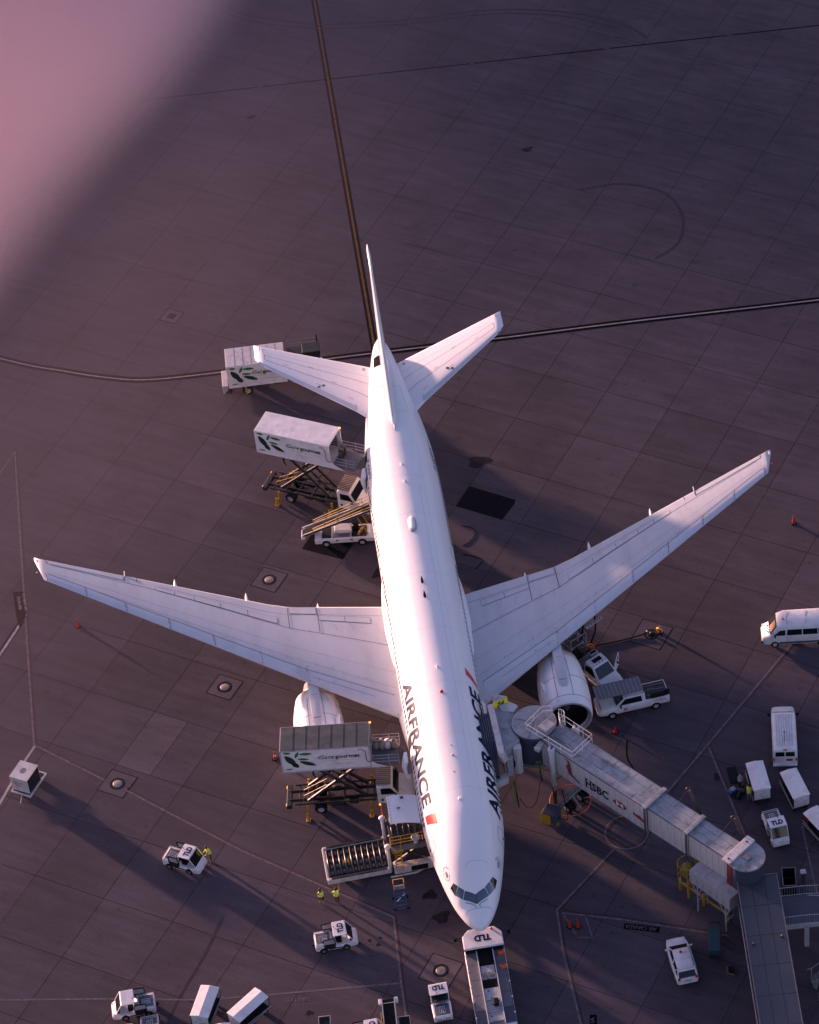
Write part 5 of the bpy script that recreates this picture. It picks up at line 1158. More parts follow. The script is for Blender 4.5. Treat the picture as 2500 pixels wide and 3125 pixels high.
for y in (-.5, 0, .5): MB().box((-1.95, y, 1.28), (1.7, .06, .03)).build('bed_slat', M['grey'], r)
rk = rbox('roof_rack', (1.05, -.12, 2.25), (3.85, 1.55, .05), 'tugpad', r, .01)
for k in range(12): MB().box((-.8+.335*k, -.12, 2.285), (.03, 1.55, .02)).build('rack_bar', M['lgrey'], rk)
for y in (-.85, .6): MB().bar((-.85, y, 1.3), (-.85, y, 2.25), .05).bar((2.7, y, 1.0), (2.9, y, 2.25), .05).build('rack_post', M['dark'], r)
b = MB()
for y in (.2, .75): b.tube(smoothpts([(-1.1, y, 1.3), (-1.1, y, 2.2), (-1.35, y, 2.35), (-1.7, y, 2.25)], 4), .025, 6)
b.build('bed_hoop', M['steel'], r); MB().tube([(-2.2, .85, 1.45), (-2.9, .85, 1.45)], .12, 10).build('coiled_hose', M['black'], r, True); MB().ball((-2.75, .9, 1.75), .22).build('hose_reel', M['black'], r, True); MB().box((-2.0, .82, 1.5), (1.2, .3, .3)).build('tool_box', M['bin'], r, bev=.02)
wheels(r, [(-1.78, -.88), (-1.78, .88), (1.85, -.88), (1.85, .88)], .39, .26)
# hydrant fuel truck
r = root('fuel_truck', (12.55, 27.95, 0), deg(-60), 'white fuelling truck with open cab door and hose gear beside the right engine', 'fuel truck')
body = carbody(r, [(.9, .98, .45, 1.2, .06), (1.9, .98, .45, 1.28, .1), (2.6, .96, .45, 1.24, .14), (3.15, .90, .48, 1.1, .16), (3.3, .78, .5, .9, .1)], nm='hood')
g = []
for x, hb_, ht, zt in ((.35, .94, .80, 2.0), (.45, .95, .80, 2.08), (1.2, .95, .78, 2.10), (1.4, .95, .76, 2.04), (2.15, .92, .84, 1.28)): g.append([(x, -hb_, .6), (x, -hb_, 1.25), (x, -ht, zt), (x, ht, zt), (x, hb_, 1.25), (x, hb_, .6)])
cab = MB().loft(g).build('cab', M['white'], r, bev=.04)
poly('windscreen', [(1.48, -.70, 1.98), (1.48, .70, 1.98), (2.17, .80, 1.31), (2.17, -.80, 1.31)], 'glass', cab); rbox('roof_hatch', (.85, .05, 2.11), (.42, .85, .04), 'black', cab, .02)
for k in range(5): MB().lathe([(.05, 2.09), (.045, 2.14), (.001, 2.15)], 8, c=(1.27, -.6+.3*k, 0)).build('roof_lamp', M['seam'], cab)
for s_ in (-1, 1): poly('side_window', [(1.28, s_*.81, 1.95), (.5, s_*.815, 1.95), (.5, s_*.96, 1.3), (1.85, s_*.95, 1.3)], 'black', cab)
b = MB(); hx, hy = 1.9, .98
for pa, pb in (((hx, hy, 1.3), (hx-.1, hy+.35, 2.05)), ((hx-.1, hy+.35, 2.05), (hx-.55, hy+.9, 2.05)), ((hx-.55, hy+.9, 2.05), (hx-.6, hy+.95, 1.3)), ((hx-.6, hy+.95, 1.3), (hx, hy, 1.3))): b.bar(pa, pb, .06)
dr = b.build('open_door', M['white'], r); MB().add([(hx, hy, 1.28), (hx-.6, hy+.95, 1.28), (hx-.6, hy+.95, .55), (hx, hy, .55)], [(0, 1, 2, 3)]).build('door_panel', M['white'], dr); MB().box((hx-.35, hy+.6, 1.25), (.3, .14, .16)).build('mirror', M['black'], dr, bev=.02)
rbox('interior_seat', (1.0, -.4, 1.15), (.5, .5, .5), 'taupe', r, .05)
for y in (-.5, .5): rbox('chassis_rail', (-1.4, y, .7), (3.8, .14, .25), 'dark', r, .02)
rbox('deck', (-1.5, 0, .9), (3.4, 1.9, .08), 'dark', r, .02); MB().tube([(-.2, -.95, 1.3), (-.2, .95, 1.3)], .42, 16).build('filter_vessel', M['grey'], r, True); rbox('control_panel', (-.15, .45, 1.75), (.4, .75, .3), 'lgrey', r, .04); rbox('gauge_screen', (-.15, .45, 1.92), (.22, .55, .02), 'glass', r, 0)
bb = MB(); 
for k in range(4): torus(bb, (-1.0-.14*k, -.3, 1.4), .40, .045, 'x', 18, 6)
bb.build('hose_reel', M['black'], r, True)
b = MB()
for x in (-2.6, -1.4):
    for y in (-.8, .8): b.bar((x, y, .95), (x, y, 3.0), .06)
for z in (2.1, 3.0):
    b.bar((-2.6, -.8, z), (-1.4, -.8, z), .05); b.bar((-2.6, .8, z), (-1.4, .8, z), .05); b.bar((-2.6, -.8, z), (-2.6, .8, z), .05); b.bar((-1.4, -.8, z), (-1.4, .8, z), .05)
b.bar((-2.6, -.8, .95), (-1.4, -.8, 2.1), .05).bar((-2.6, .8, 2.1), (-1.4, .8, .95), .05); b.build('lift_platform', M['lgrey'], r)
b = MB().bar((-.5, .2, 2.0), (-1.9, .6, 3.1), .08).bar((-.6, -.2, 1.9), (-1.9, -.5, 2.6), .06).bar((-2.2, -.4, 1.0), (-.8, .9, 1.9), .05); b.build('hose_boom', M['steel'], r)
bb = MB(); torus(bb, (-1.35, 1.15, 1.2), .35, .05, 'z', 18, 6); torus(bb, (-1.35, 1.15, 1.32), .33, .05, 'z', 18, 6); bb.build('red_hose_coil', M['brick'], r, True); MB().lathe([(.28, 1.0), (.30, 1.2), (.1, 1.25)], 16, c=(-1.35, 1.15, 0)).build('coil_drum', M['golden'], r)
for k in range(4): rbox('chrome_step', (-.55+.0*k, 1.0+.02*k, .75+.16*k), (.5, .12, .05), 'steel', r, .01)
wheels(r, [(-2.2, -.85), (-2.2, .85), (2.55, -.85), (2.55, .85)], .39, .26)
def hose(nm, pts, rad, label, m='black', cat='hose', grp=None): 
    o = MB().tube(smoothpts(pts, 8), rad, 8).build(nm, M[m], smooth=True); return tag(o, label, cat, grp)
hose('refuelling_hose', [(12.1, 29.8, 1.9), (12.3, 29.4, 3.6), (12.35, 29.35, 5.3)], .07, 'black refuelling hose rising to the wing, nearer the engine', grp='refuelling hoses to the wing')
hose('refuelling_hose', [(12.9, 29.4, 1.9), (13.3, 29.2, 3.6), (13.3, 29.1, 5.4)], .07, 'black refuelling hose rising to the wing, farther from the engine', grp='refuelling hoses to the wing')
r = root('coupling_bracket', (13.0, 28.55, 5.28), math.atan2(.693, 1), 'pale lettered coupling bracket under the leading edge above the fuel hoses', 'bracket'); rbox('plate', (0, -.25, 0), (1.75, .26, .06), 'lgrey', r, .01)
for k in range(5): MB().box((-.6+.3*k, -.25, .035), (.16, .12, .01)).build('label_strip', M['seam'], r)
hose('ground_hose', [(17.6, 31.1, .14), (16.5, 30.95, .08), (14.8, 30.75, .08), (13.0, 30.6, .15), (12.0, 30.3, .6)], .06, 'long black hose lying on the concrete from hydrant pit to fuel truck')
hose('ground_cable', [(4.5, 47.0, .03), (5.3, 46.6, .03), (5.5, 45.9, .03), (4.9, 45.0, .03), (4.2, 44.6, .03)], .025, 'thin dark cable curling on the concrete beside the rear fuselage', cat='cable', grp='thin cables beside the rear fuselage')
hose('ground_cable', [(4.1, 43.6, .03), (5.2, 43.0, .03), (5.6, 42.4, .03), (4.9, 41.6, .03)], .025, 'second thin dark cable, nearer the wing, beside the rear fuselage', cat='cable', grp='thin cables beside the rear fuselage')

# ------------------------------------------------------------------ jet bridge (local x runs down the tunnel to its rotunda)
JO = Vector((12.50, 10.03, 0)); JR = math.atan2(-.78, .626)
jb = root('jet_bridge', JO, JR, 'long weathered jet bridge with bank advertising, from gate sign to its round end', 'jet bridge')
def J(x, y): d = Vector((x, y, 0))-JO; return (d.x*.626-d.y*.78, d.x*.78+d.y*.626)
segs = [(-7.5, 3.25, 1.12, 4.25, 7.0), (3.25, 7.25, .97, 4.33, 6.92), (7.25, 11.4, .89, 4.4, 6.85)]
for i, (u0, u1, hw, z0, z1) in enumerate(segs):
    sh = rbox('tunnel', ((u0+u1)/2, 0, (z0+z1)/2-.03), (u1-u0, 2*hw-.06, z1-z0-.06), 'seam', jb, 0)
    nP = max(5, round((u1-u0)/.62)); pw = (u1-u0)/nP
    me = MB().box((0, 0, 0), (pw-.03, .05, z1-z0-.10)).mesh('wall_panel', M['brwhite'])
    for s_ in (-1, 1):
        for k in range(nP):
            o = bpy.data.objects.new('wall_panel', me); col.objects.link(o); o.parent = sh; o.location = (u0+pw*(k+.5), s_*(hw-.01), (z0+z1)/2)
    random.seed(11+i); x = u0
    rows = [(-hw, -hw*.35), (-hw*.35, hw*.35), (hw*.35, hw)]
    for (ya, yb) in rows:
        x = u0
        while x < u1-.05:
            l_ = min(random.choice((1.2, 1.6, 2.0)), u1-x)
            MB().box((x+l_/2, (ya+yb)/2, z1+.005+random.uniform(0, .012)), (l_-.025, yb-ya-.025, .035)).build('roof_panel', M['brroof'], sh); x += l_
    rbox('roof_edge', ((u0+u1)/2, -hw-.02, z1-.03), (u1-u0, .07, .12), 'grey', sh, .01); rbox('roof_edge', ((u0+u1)/2, hw+.02, z1-.03), (u1-u0, .07, .12), 'grey', sh, .01)
    rbox('floor_beam', ((u0+u1)/2, 0, z0-.12), (u1-u0, 1.2, .2), 'dark', jb, .02)
for u, hw, z1 in ((3.15, 1.22, 7.05), (7.15, 1.07, 6.97)):
    rbox('tunnel_collar', (u, 0, z1+.04), (.36, 2*hw+.06, .18), 'brroof', jb, .03); rbox('collar_frame', (u+.02, -hw-.02, z1-1.5), (.14, .10, 3.0), 'seam', jb, .02); rbox('collar_frame', (u+.02, hw+.02, z1-1.5), (.14, .10, 3.0), 'seam', jb, .02)
# rotunda
pts = [(11.0, -1.25), (12.0, -1.35)]+[(12.15+1.42*math.sin(a*PI/16), -1.42*math.cos(a*PI/16)+.05) for a in range(17)]+[(12.0, 1.5), (11.0, 1.45)]
MB().prism(pts, 6.95, 7.10).build('rotunda_roof', M['brroof'], jb, bev=.02)
MB().lathe([(1.28, 0), (1.28, 6.95)], 36, c=(12.15, .05, 0)).build('rotunda_drum', M['shutter'], jb, True)
rbox('rotunda_beam', (11.35, .1, 7.17), (.75, 2.95, .16), 'brwhite', jb, .03); rbox('roof_hatch', (12.3, -.05, 7.16), (.5, .42, .14), 'grey', jb, .03)
MB().box((11.35, -1.05, 7.26), (.14, .14, .05)).box((11.35, 1.05, 7.26), (.14, .14, .05)).build('lifting_eye', M['dark'], jb)
rbox('rotunda_side', (11.5, -1.15, 5.6), (.5, .1, 2.6), 'maroon', jb, .02)
# cab
cx, cy = J(6.65, 16.8)
MB().lathe([(1.66, 4.2), (1.66, 7.25)], 40, c=(cx, cy, 0)).build('cab_curtain', M['shutter'], jb, True)
MB().lathe([(1.78, 7.22), (1.80, 7.30), (1.78, 7.38)], 48, c=(cx, cy, 0)).build('cab_roof_rim', M['seam'], jb, True)
MB().lathe([(1.74, 7.3), (1.74, 7.42), (.001, 7.44)], 48, c=(cx, cy, 0)).build('cab_roof', M['brroof'], jb)
MB().lathe([(1.72, 4.0), (1.72, 4.2), (.01, 4.2)], 40, c=(cx, cy, 0)).build('cab_floor', M['grey'], jb, True)
b = MB()
for a in (1.9, 3.6, 5.2): b.box((cx+.85*math.cos(a), cy+.85*math.sin(a), 7.445), (1.7, .025, .015), rz=a)
b.build('roof_joint', M['grey'], jb)
# everything towards the aircraft is drawn in world directions inside the bridge
Q = Matrix.Rotation(-JR, 3, 'Z')
def W(x, y, z): v = Q @ (Vector((x, y, 0))-JO); return (v.x, v.y, z)
def wprism(nm, poly2, z0, z1, m, bev=.03): return MB().prism([W(x, y, 0)[:2] for x, y in poly2], z0, z1).build(nm, M[m], jb, bev=bev)
wprism('front_cab', [(3.9, 14.4), (5.3, 15.3), (5.3, 18.6), (4.1, 19.6), (3.75, 19.0)], 4.2, 7.2, 'brroof')
wprism('cab_hood', [(4.2, 19.3), (4.9, 19.6), (5.7, 18.9), (5.3, 18.3), (4.4, 18.6)], 6.9, 7.3, 'brwhite')
MB().prism([W(x, y, 0)[:2] for x, y in [(3.35, 19.2), (3.82, 19.2), (4.0, 13.9), (3.5, 14.0)]], 7.2, 7.62).build('canopy_beam', M['brwhite'], jb, bev=.06)
MB().bar(W(3.75, 14.0, 7.5), W(3.95, 14.3, 6.4), .5, .5).build('canopy_end', M['brwhite'], jb, bev=.08)
wprism('canopy_foot', [(3.15, 13.5), (4.1, 13.9), (4.1, 14.6), (3.2, 14.2)], 4.1, 4.75, 'brwhite', .08)
for k in range(6):         # bellows pleats closing on the door
    x = 2.55+.165*k; t = k/5; b = MB()
    pr_ = [(14.3-.25*t, 4.3), (13.95, 5.2), (14.4+.1*t, 6.6), (15.4, 7.35+.15*t), (18.4, 7.35+.15*t), (19.0, 6.6)]
    for (ya, za), (yb, zb_) in zip(pr_, pr_[1:]):
        n_ = 2
        b.bar(W(x+.25*(ya < 15)*(1-t)*.0, ya, za), W(x, yb, zb_), .13, .10)
    b.build('bellows_pleat', M['shutter'], jb, bev=.02)
for k in range(5):
    x = 2.63+.165*k; b = MB(); pr_ = [(14.4, 4.3), (14.1, 5.2), (14.55, 6.5), (15.45, 7.22), (18.3, 7.22)]
    for (ya, za), (yb, zb_) in zip(pr_, pr_[1:]): b.bar(W(x, ya, za), W(x, yb, zb_), .10, .06)
    b.build('bellows_fold', M['bin'], jb)
for y in (15.7, 17.9): MB().tube([W(2.5, y, 7.45), W(3.5, y+.25, 7.6)], .02, 6).build('bellows_cord', M['seam'], jb)
b = MB()
for x, y, z0, z1 in ((5.02, 14.85, 4.2, 7.1), ): b.prism([W(x-.33, y-.12, 0)[:2], W(x, y-.3, 0)[:2], W(x+.33, y-.12, 0)[:2], W(x+.3, y+.3, 0)[:2], W(x-.3, y+.3, 0)[:2]], z0, z1)
b.build('side_post', M['brwhite'], jb, bev=.03)
wprism('curtain_guard', [(4.1, 14.25), (4.5, 14.1), (4.62, 14.5), (4.2, 14.6)], 4.6, 6.6, 'lgrey'); wprism('port_window', [(4.62, 14.62), (4.85, 14.72), (4.84, 14.76), (4.6, 14.68)], 5.0, 5.7, 'black', 0)
MB().bar(W(6.45, 14.5, 6.72), W(7.5, 15.6, 6.9), .42, .40).build('outrigger_beam', M['brwhite'], jb, bev=.03)
# gate sign
gs = MB().prism([W(x, y, 0)[:2] for x, y in [(3.80, 19.05), (4.97, 19.50), (3.86, 20.05)]], 7.72, 7.86).build('gate_sign', M['lgrey'], jb, bev=.01)
sa, sb_ = Vector(W(3.80, 19.02, 7.02)), Vector(W(4.97, 19.47, 7.02)); up_ = Vector((0, 0, .78))
MB().bar(sa+up_/2, sb_+up_/2, .05, .80).build('sign_plate', M['signy'], gs)
nn = (sb_-sa).cross(up_).normalized()*-1
nn = nn if (Vector(W(4, 0, 7))-sa).dot(nn) > 0 else -nn
dx = (sb_-sa); flat_text('sign_number', '74', M['logblk'], sa+dx*.24+up_*.14+nn*.03, dx*.52, up_*.72, gs, bold=.05, shear=.15)
rbox('roof_box', J(4.05, 19.65)+(7.9,), (.45, .45, .06), 'lgrey', gs, .01)
# roof deck railings
rail = [(5.9, 16.12), (7.45, 17.55), (8.2, 17.5)]
rail2 = [(9.0, 16.2), (10.75, 13.95), (9.0, 12.45), (5.9, 16.12)]
def railing(nm, pts, z0, h, m='lgrey', posts=1.1, mid=True, rad=.022, local=True):
    b = MB(); f = W if local else (lambda x, y, z: (x, y, z))
    for (xa, ya), (xb, yb) in zip(pts, pts[1:]):
        for hh in ((h, h*.5) if mid else (h,)): b.tube([f(xa, ya, z0+hh), f(xb, yb, z0+hh)], rad, 6)
        n_ = max(1, round(math.hypot(xb-xa, yb-ya)/posts))
        for k in range(n_+1): t = k/n_; b.tube([f(xa+(xb-xa)*t, ya+(yb-ya)*t, z0), f(xa+(xb-xa)*t, ya+(yb-ya)*t, z0+h)], rad, 6)
    return b.build(nm, M[m], jb if local else None)
railing('roof_railing', rail, 7.15, 1.05, 'wroof'); railing('roof_railing', rail2, 7.15, 1.05, 'wroof')
b = MB()
for a in range(7):
    t = a/6*PI; px, py = 8.65+.42*math.sin(t)*.9, 16.5+.42*math.cos(t)
    b.tube([W(px, py, 4.2), W(px, py, 8.3)], .02, 6)
for z in (4.6, 5.4, 6.2, 7.0, 7.7, 8.3): b.tube([W(8.65+.42*math.sin(k/8*PI)*.9, 16.5+.42*math.cos(k/8*PI), z) for k in range(9)], .022, 6)
for z in [4.3+.3*k for k in range(13)]: b.tube([W(8.6, 16.1, z), W(8.6, 16.9, z)], .02, 6)
b.build('caged_ladder', M['wroof'], jb)
rbox('roof_unit', (J(7.55, 15.9)+(7.62,)), (.9, 1.05, .42), 'brroof', jb, .04); 
MB().box(J(8.2, 14.9)+(7.12,), (1.6, .08, .1)).box(J(8.45, 14.6)+(7.12,), (1.6, .08, .1)).build('conduit', M['lgrey'], jb)
rbox('cab_stairs', (J(9.4, 16.0)+(5.6,)), (.8, 1.6, .1), 'shutter', jb, .02, ry=.5)
# lift columns, bogie, safety hoop
for s_ in (-1, 1):
    MB().tube([(-6.15, s_*1.42, 3.1), (-6.15, s_*1.42, 7.15)], .24, 14).build('column_sleeve', M['brwhite'], jb, True); MB().tube([(-6.15, s_*1.42, .9), (-6.15, s_*1.42, 3.1)], .16, 12).build('column_ram', M['steel'], jb, True)
    MB().lathe([(.27, 7.1), (.30, 7.2), (.22, 7.32), (.001, 7.34)], 14, c=(-6.15, s_*1.42, 0)).build('column_cap', M['brwhite'], jb, True); MB().tube([(-6.15, s_*1.42, 7.3), (-6.05, s_*1.38, 7.62)], .10, 8).build('lift_motor', M['blue'], jb)
    MB().bar((-6.3, s_*1.42, 3.2), (-5.6, s_*.9, 4.2), .1).build('column_brace', M['grey'], jb)
rbox('bogie_beam', (-5.7, 0, .85), (.4, 3.1, .35), 'grey', jb, .03)
for y in (-.75, .75):
    for d_ in (-.16, .16): o = MB(); wheel(o, (0, 0, 0), .48, .28, 'y'); o = o.build('drive_wheel', M['black'], jb, True, loc=(-5.35, y+d_*1.3, .48)); MB().lathe([(.27, -.15), (.2, -.17), (.001, -.14)], 14, 'y').build('wheel_hub', M['lgrey'], o, True)
for a, c_ in (((-5.6, -.6, .9), (-4.9, -.2, 2.2)), ((-5.6, .6, .9), (-4.9, .2, 2.2)), ((-6.1, -1.0, .9), (-4.6, -.8, 3.9)), ((-5.0, .5, .6), (-4.2, .3, 1.5)), ((-5.9, 0, 1.0), (-4.3, -.5, .8))): MB().bar(a, c_, .07).build('bogie_strut', M['lgrey'], jb)
b = MB(); c0, c1 = J(8.75, 14.45); torus(b, (c0, c1, .35), 1.62, .022, 'z', 40, 6); b.build('safety_hoop', M['orange'], jb, True)
# advertising on the wall facing the camera
Y = -1.165
def wallpoly(nm, pts, m): return MB().add([(u, Y, z) for u, z in pts], [tuple(range(len(pts)))]).build(nm, M[m], jb)
flat_text('advert_lettering', 'HSBC', M['logblk'], (-2.95, Y-.003, 5.05), (2.35, 0, 0), (0, 0, .92), jb, bold=.03, sp=1.05)
for u in (-2.95, -2.50): MB().box((u+.12, Y-.004, 5.97), (.30, .01, .06)).box((u+.12, Y-.004, 5.05), (.30, .01, .06)).build('letter_serif', M['logblk'], jb)
c_, z_, w_, h_ = .55, 5.45, .36, .34
for pl in ([(c_-w_, z_-h_), (c_, z_), (c_-w_, z_+h_)], [(c_+w_, z_-h_), (c_, z_), (c_+w_, z_+h_)]): wallpoly('advert_emblem', pl, 'wroof')
Y = -1.163; wallpoly('advert_emblem', [(c_-w_, z_-h_), (c_+w_, z_-h_), (c_+w_, z_+h_), (c_-w_, z_+h_)], 'brwhite'); Y = -1.168
for pl in ([(c_-w_, z_+h_), (c_+w_, z_+h_), (c_, z_)], [(c_-w_, z_-h_), (c_+w_, z_-h_), (c_, z_)], [(c_-w_, z_-h_), (c_-w_, z_+h_), (c_-w_-.36, z_)], [(c_+w_, z_-h_), (c_+w_, z_+h_), (c_+w_+.36, z_)]): wallpoly('advert_emblem', pl, 'redad')
Y = -1.165; wallpoly('advert_mark', [(-5.05, 6.75), (-4.75, 6.55), (-4.75, 6.2), (-4.95, 6.0), (-4.7, 5.2), (-3.6, 4.75), (-3.6, 4.95), (-4.35, 5.35), (-4.45, 6.4), (-4.6, 6.75)], 'redad')
wallpoly('advert_mark', [(1.9, 5.65), (2.2, 5.55), (2.6, 5.65), (2.9, 5.45), (3.1, 5.5), (3.1, 5.1), (2.3, 5.25), (1.9, 5.35)], 'redad')
# power box on the bogie
r = root('power_unit', (7.05, 13.0, 0), deg(-35), 'grey topped power unit with a yellow front beside the bridge wheels', 'power unit')
rbox('casing', (0, 0, .75), (1.15, 1.1, 1.1), 'shutter', r, .04); rbox('front_panel', (-.2, -.56, .68), (.8, .05, 1.1), 'yellow', r, .02); rbox('side_panel', (-.585, -.1, .68), (.05, .9, 1.1), 'yellow', r, .02); wheels(r, [(-.4, -.4), (.4, -.4), (-.4, .4), (.4, .4)], .15, .1, 'dark')
hose('power_cable', [(7.6, 12.7, .6), (8.2, 12.7, .15), (8.3, 13.2, .5), (8.1, 13.8, 2.5)], .04, 'black cable looping from the power unit up to the jet bridge', cat='cable')
def straps(x, y, z0, z1, label):
    r = root('lifting_strap', (x, y, 0), 0, label, 'strap', 'green straps hanging from the jet bridge')
    for k, (dx, wd) in enumerate(((0, .16), (.12, .10), (.28, .22))):
        b = MB().tube(smoothpts([(dx, 0, z0), (dx-wd, .0, (z0+z1)/2), (dx-wd*.4, 0, z1+.1), (dx+wd*.6, 0, z1), (dx+wd, 0, (z0+z1)/2), (dx+.02, 0, z0)], 5), .018, 6); b.build('loop', M['hoseg'], r, True)
    MB().tube([(.15, .05, z0-.2), (.3, .0, z1-.6)], .05, 8).build('plug_cable', M['black'], r, True)
straps(4.35, 13.7, 4.6, 2.0, 'long green strap loops hanging at the aircraft end of the jet bridge')
straps(6.35, 14.1, 5.9, 4.2, 'green strap loops hanging under the beam at the middle of the bridge cab')
hose('hanging_cable', [(4.75, 13.6, 2.6), (5.3, 13.3, 1.6), (6.0, 13.5, 1.9), (6.5, 14.0, 3.6)], .025, 'thin black cable sagging between the two green straps', cat='cable')
# davits
for x, y, l in ((17.62, 5.85, 'cable davit on the bridge tunnel, nearer the aircraft'), (20.4, 2.45, 'cable davit on the bridge tunnel, nearer its round end')):
    r = root('cable_davit', (x, y, 0), 0, l, 'davit', 'cable davits beside the bridge tunnel')
    for d_ in (0, .16): MB().tube([(d_, 0, 6.2), (d_-.75, .35, 8.9)], .035, 6).build('pole', M['steel'], r, True)
    b = MB(); torus(b, (-.78, .35, 9.1), .2, .04, 'y', 18, 6); b.build('pulley_hook', M['steel'], r, True); MB().tube([(-.85, .35, 9.0), (-1.9, .1, 7.6)], .016, 5).build('stay_wire', M['steel'], r); MB().box((-.45, .2, 7.9), (.35, .06, .05)).build('clamp', M['steel'], r)
# air unit
r = root('air_unit', (17.80, 1.02, 0), deg(-54.5), 'long grey panelled air unit on white legs under the jet bridge', 'air conditioning unit')
rbox('casing', (0, 0, 3.72), (4.2, 1.24, 1.35), 'lgrey', r, .03)
me = MB().box((0, 0, 0), (.67, .03, 1.2)).mesh('side_panel', M['lgrey'])
for k in range(6): o = bpy.data.objects.new('side_panel', me); col.objects.link(o); o.parent = r; o.location = (-1.75+.70*k, -.63, 3.72); MB().box((-1.75+.7*k-.25, -.66, 3.75), (.04, .03, .12)).build('latch', M['dark'], r)
for k in range(3): MB().box((-1.4+1.4*k, 0, 4.41), (1.36, 1.26, .035)).build('roof_sheet', M['lgrey'], r)
for x in (-1.4, 1.5):
    b = MB().bar((x, -.5, 0), (x, -.5, 3.1), .09).bar((x, .5, 0), (x, .5, 3.1), .09).bar((x-.7, -.5, 3.0), (x, -.5, 1.9), .06).bar((x+.5, -.5, 3.0), (x, -.5, 1.9), .06).bar((x, -.5, 1.2), (x, .5, 1.2), .06)
    b.build('leg_frame', M['lgrey'], r)
MB().lathe([(.02, 2.75), (.42, 2.8), (.52, 3.05), (.40, 3.25), (.54, 3.45), (.38, 3.65), (.48, 3.85), (.25, 4.05), (.02, 4.05)], 16, c=(-2.75, -.1, 0)).build('duct_bundle', M['ductcol'], r, True)
MB().lathe([(.02, 3.2), (.35, 3.3), (.42, 3.7), (.25, 4.1), (.02, 4.15)], 14, c=(-2.4, 1.0, 0)).build('duct_bundle', M['ductcol'], r, True)
b = MB(); torus(b, (-2.85, -.1, 4.15), .72, .03, 'z', 20, 6); torus(b, (-2.85, -.1, 2.6), .72, .03, 'z', 20, 6)
for k in range(8): a = k*PI/4; b.tube([(-2.85+.72*math.cos(a), -.1+.72*math.sin(a), 2.6), (-2.85+.72*math.cos(a), -.1+.72*math.sin(a), 4.15)], .025, 6)
b.build('duct_basket', M['yellow'], r); MB().bar((-2.8, -.1, 0), (-2.8, -.1, 2.6), .14).build('basket_post', M['yellow'], r)
r = root('guard_barrier', (17.08, 2.28, 0), deg(-52.5), 'yellow pipe guard rail with three posts in front of the air unit', 'barrier')
for x in (-2.4, 0, 2.4): MB().tube([(x, 0, 0), (x, 0, 1.35)], .12, 12).build('post', M['yellow'], r, True, bev=.01)
MB().bar((-2.4, 0, .95), (2.4, 0, .95), .12, .14).build('rail', M['yellow'], r, bev=.02)
# fixed terminal corridor
r = root('terminal_corridor', (20.3, -6.9, 0), math.atan2(-13.6, -.93)+PI/2, 'long dark slate-roofed terminal corridor leaving at the bottom right', 'terminal building')
Lc = 22.0
rfp = MB()
body = rbox('corridor_body', (0, -4.1, 3.85), (2.94, Lc, 2.9), 'shutter', r, 0)
for c_ in range(3):
    for k in range(8): MB().box((-.98+.98*c_, 6.86-2.75*(k+.5)+.0, 5.36), (.955, 2.72, .05)).build('roof_panel', M['pier'], r)
MB().box((-1.50, -4.1, 5.34), (.08, Lc, .16)).box((1.50, -4.1, 5.34), (.08, Lc, .16)).box((0, 6.92, 5.34), (3.08, .08, .16)).build('roof_kerb', M['grey'], r)
me = MB().box((0, 0, 0), (.05, 1.3, .9)).mesh('corridor_window', M['glass'])
for s_ in (-1, 1):
    for k in range(15): o = bpy.data.objects.new('corridor_window', me); col.objects.link(o); o.parent = r; o.location = (s_*1.48, 6.0-1.45*k, 4.2)
MB().box((-1.5, -4.1, 4.95), (.05, Lc, .3)).build('wall_band', M['redside'], r); MB().box((-1.5, -4.1, 3.0), (.05, Lc, .35)).build('wall_band', M['lgrey'], r)
for y in (5.5, 0, -6, -12): MB().box((0, y, 1.2), (1.2, .5, 2.4)).build('pier_column', M['grey'], r, bev=.02)
for x, y in ((-1.05, .6), (1.1, 1.0)): MB().lathe([(.10, 5.38), (.12, 5.46), (.08, 5.56), (.001, 5.58)], 12, c=(x, y, 0)).build('roof_vent', M['steel'], r, True)
# landing with railings east of the corridor
r = root('steel_landing', (24.1, -2.1, 0), deg(-4), 'dark raised landing with pale railings at the right edge', 'landing')
rbox('deck', (.3, 0, 3.05), (4.4, 2.75, .16), 'grey', r, .02); rbox('edge_beam', (.3, -1.42, 3.0), (4.4, .12, .42), 'lgrey', r, .02)
for k in range(15): MB().box((-1.75+.29*k, 0, 3.14), (.27, 2.7, .02)).build('deck_plank', M['shutter'], r)
for y in (-1.38, 1.38):
    b = MB(); b.tube([(-1.85, y, 4.2), (.1, y, 4.2), (2.5, y-.2, 4.2)], .03, 6).tube([(-1.85, y, 3.25), (.1, y, 3.25), (2.5, y-.2, 3.25)], .025, 6)
    b.build('hand_rail', M['lgrey'], r)
    for k in range(24): x = -1.8+.185*k; MB().tube([(x, y-max(0, x-.1)*.083, 3.2), (x, y-max(0, x-.1)*.083, 4.2)], .012, 4).build('baluster', M['lgrey'], r)
b = MB().tube([(.2, .6, 4.0), (.9, .5, 4.0), (2.5, .2, 3.6)], .03, 6).build('inner_rail', M['lgrey'], r)
MB().box((-.1, -.9, 1.5), (.35, .35, 3.0)).build('column', M['lgrey'], r, bev=.02); MB().box((2.0, .9, 1.5), (.3, .3, 3.0)).build('column', M['lgrey'], r, bev=.02)
r = root('lower_stair', (24.3, -6.6, 0), deg(5), 'dark steel stair with pale handrails below the landing at the right edge', 'stairs')
for k in range(9): MB().box((-.6+.3*k, 0, .2+.19*k), (.32, 1.1, .05)).build('tread', M['grey'], r)
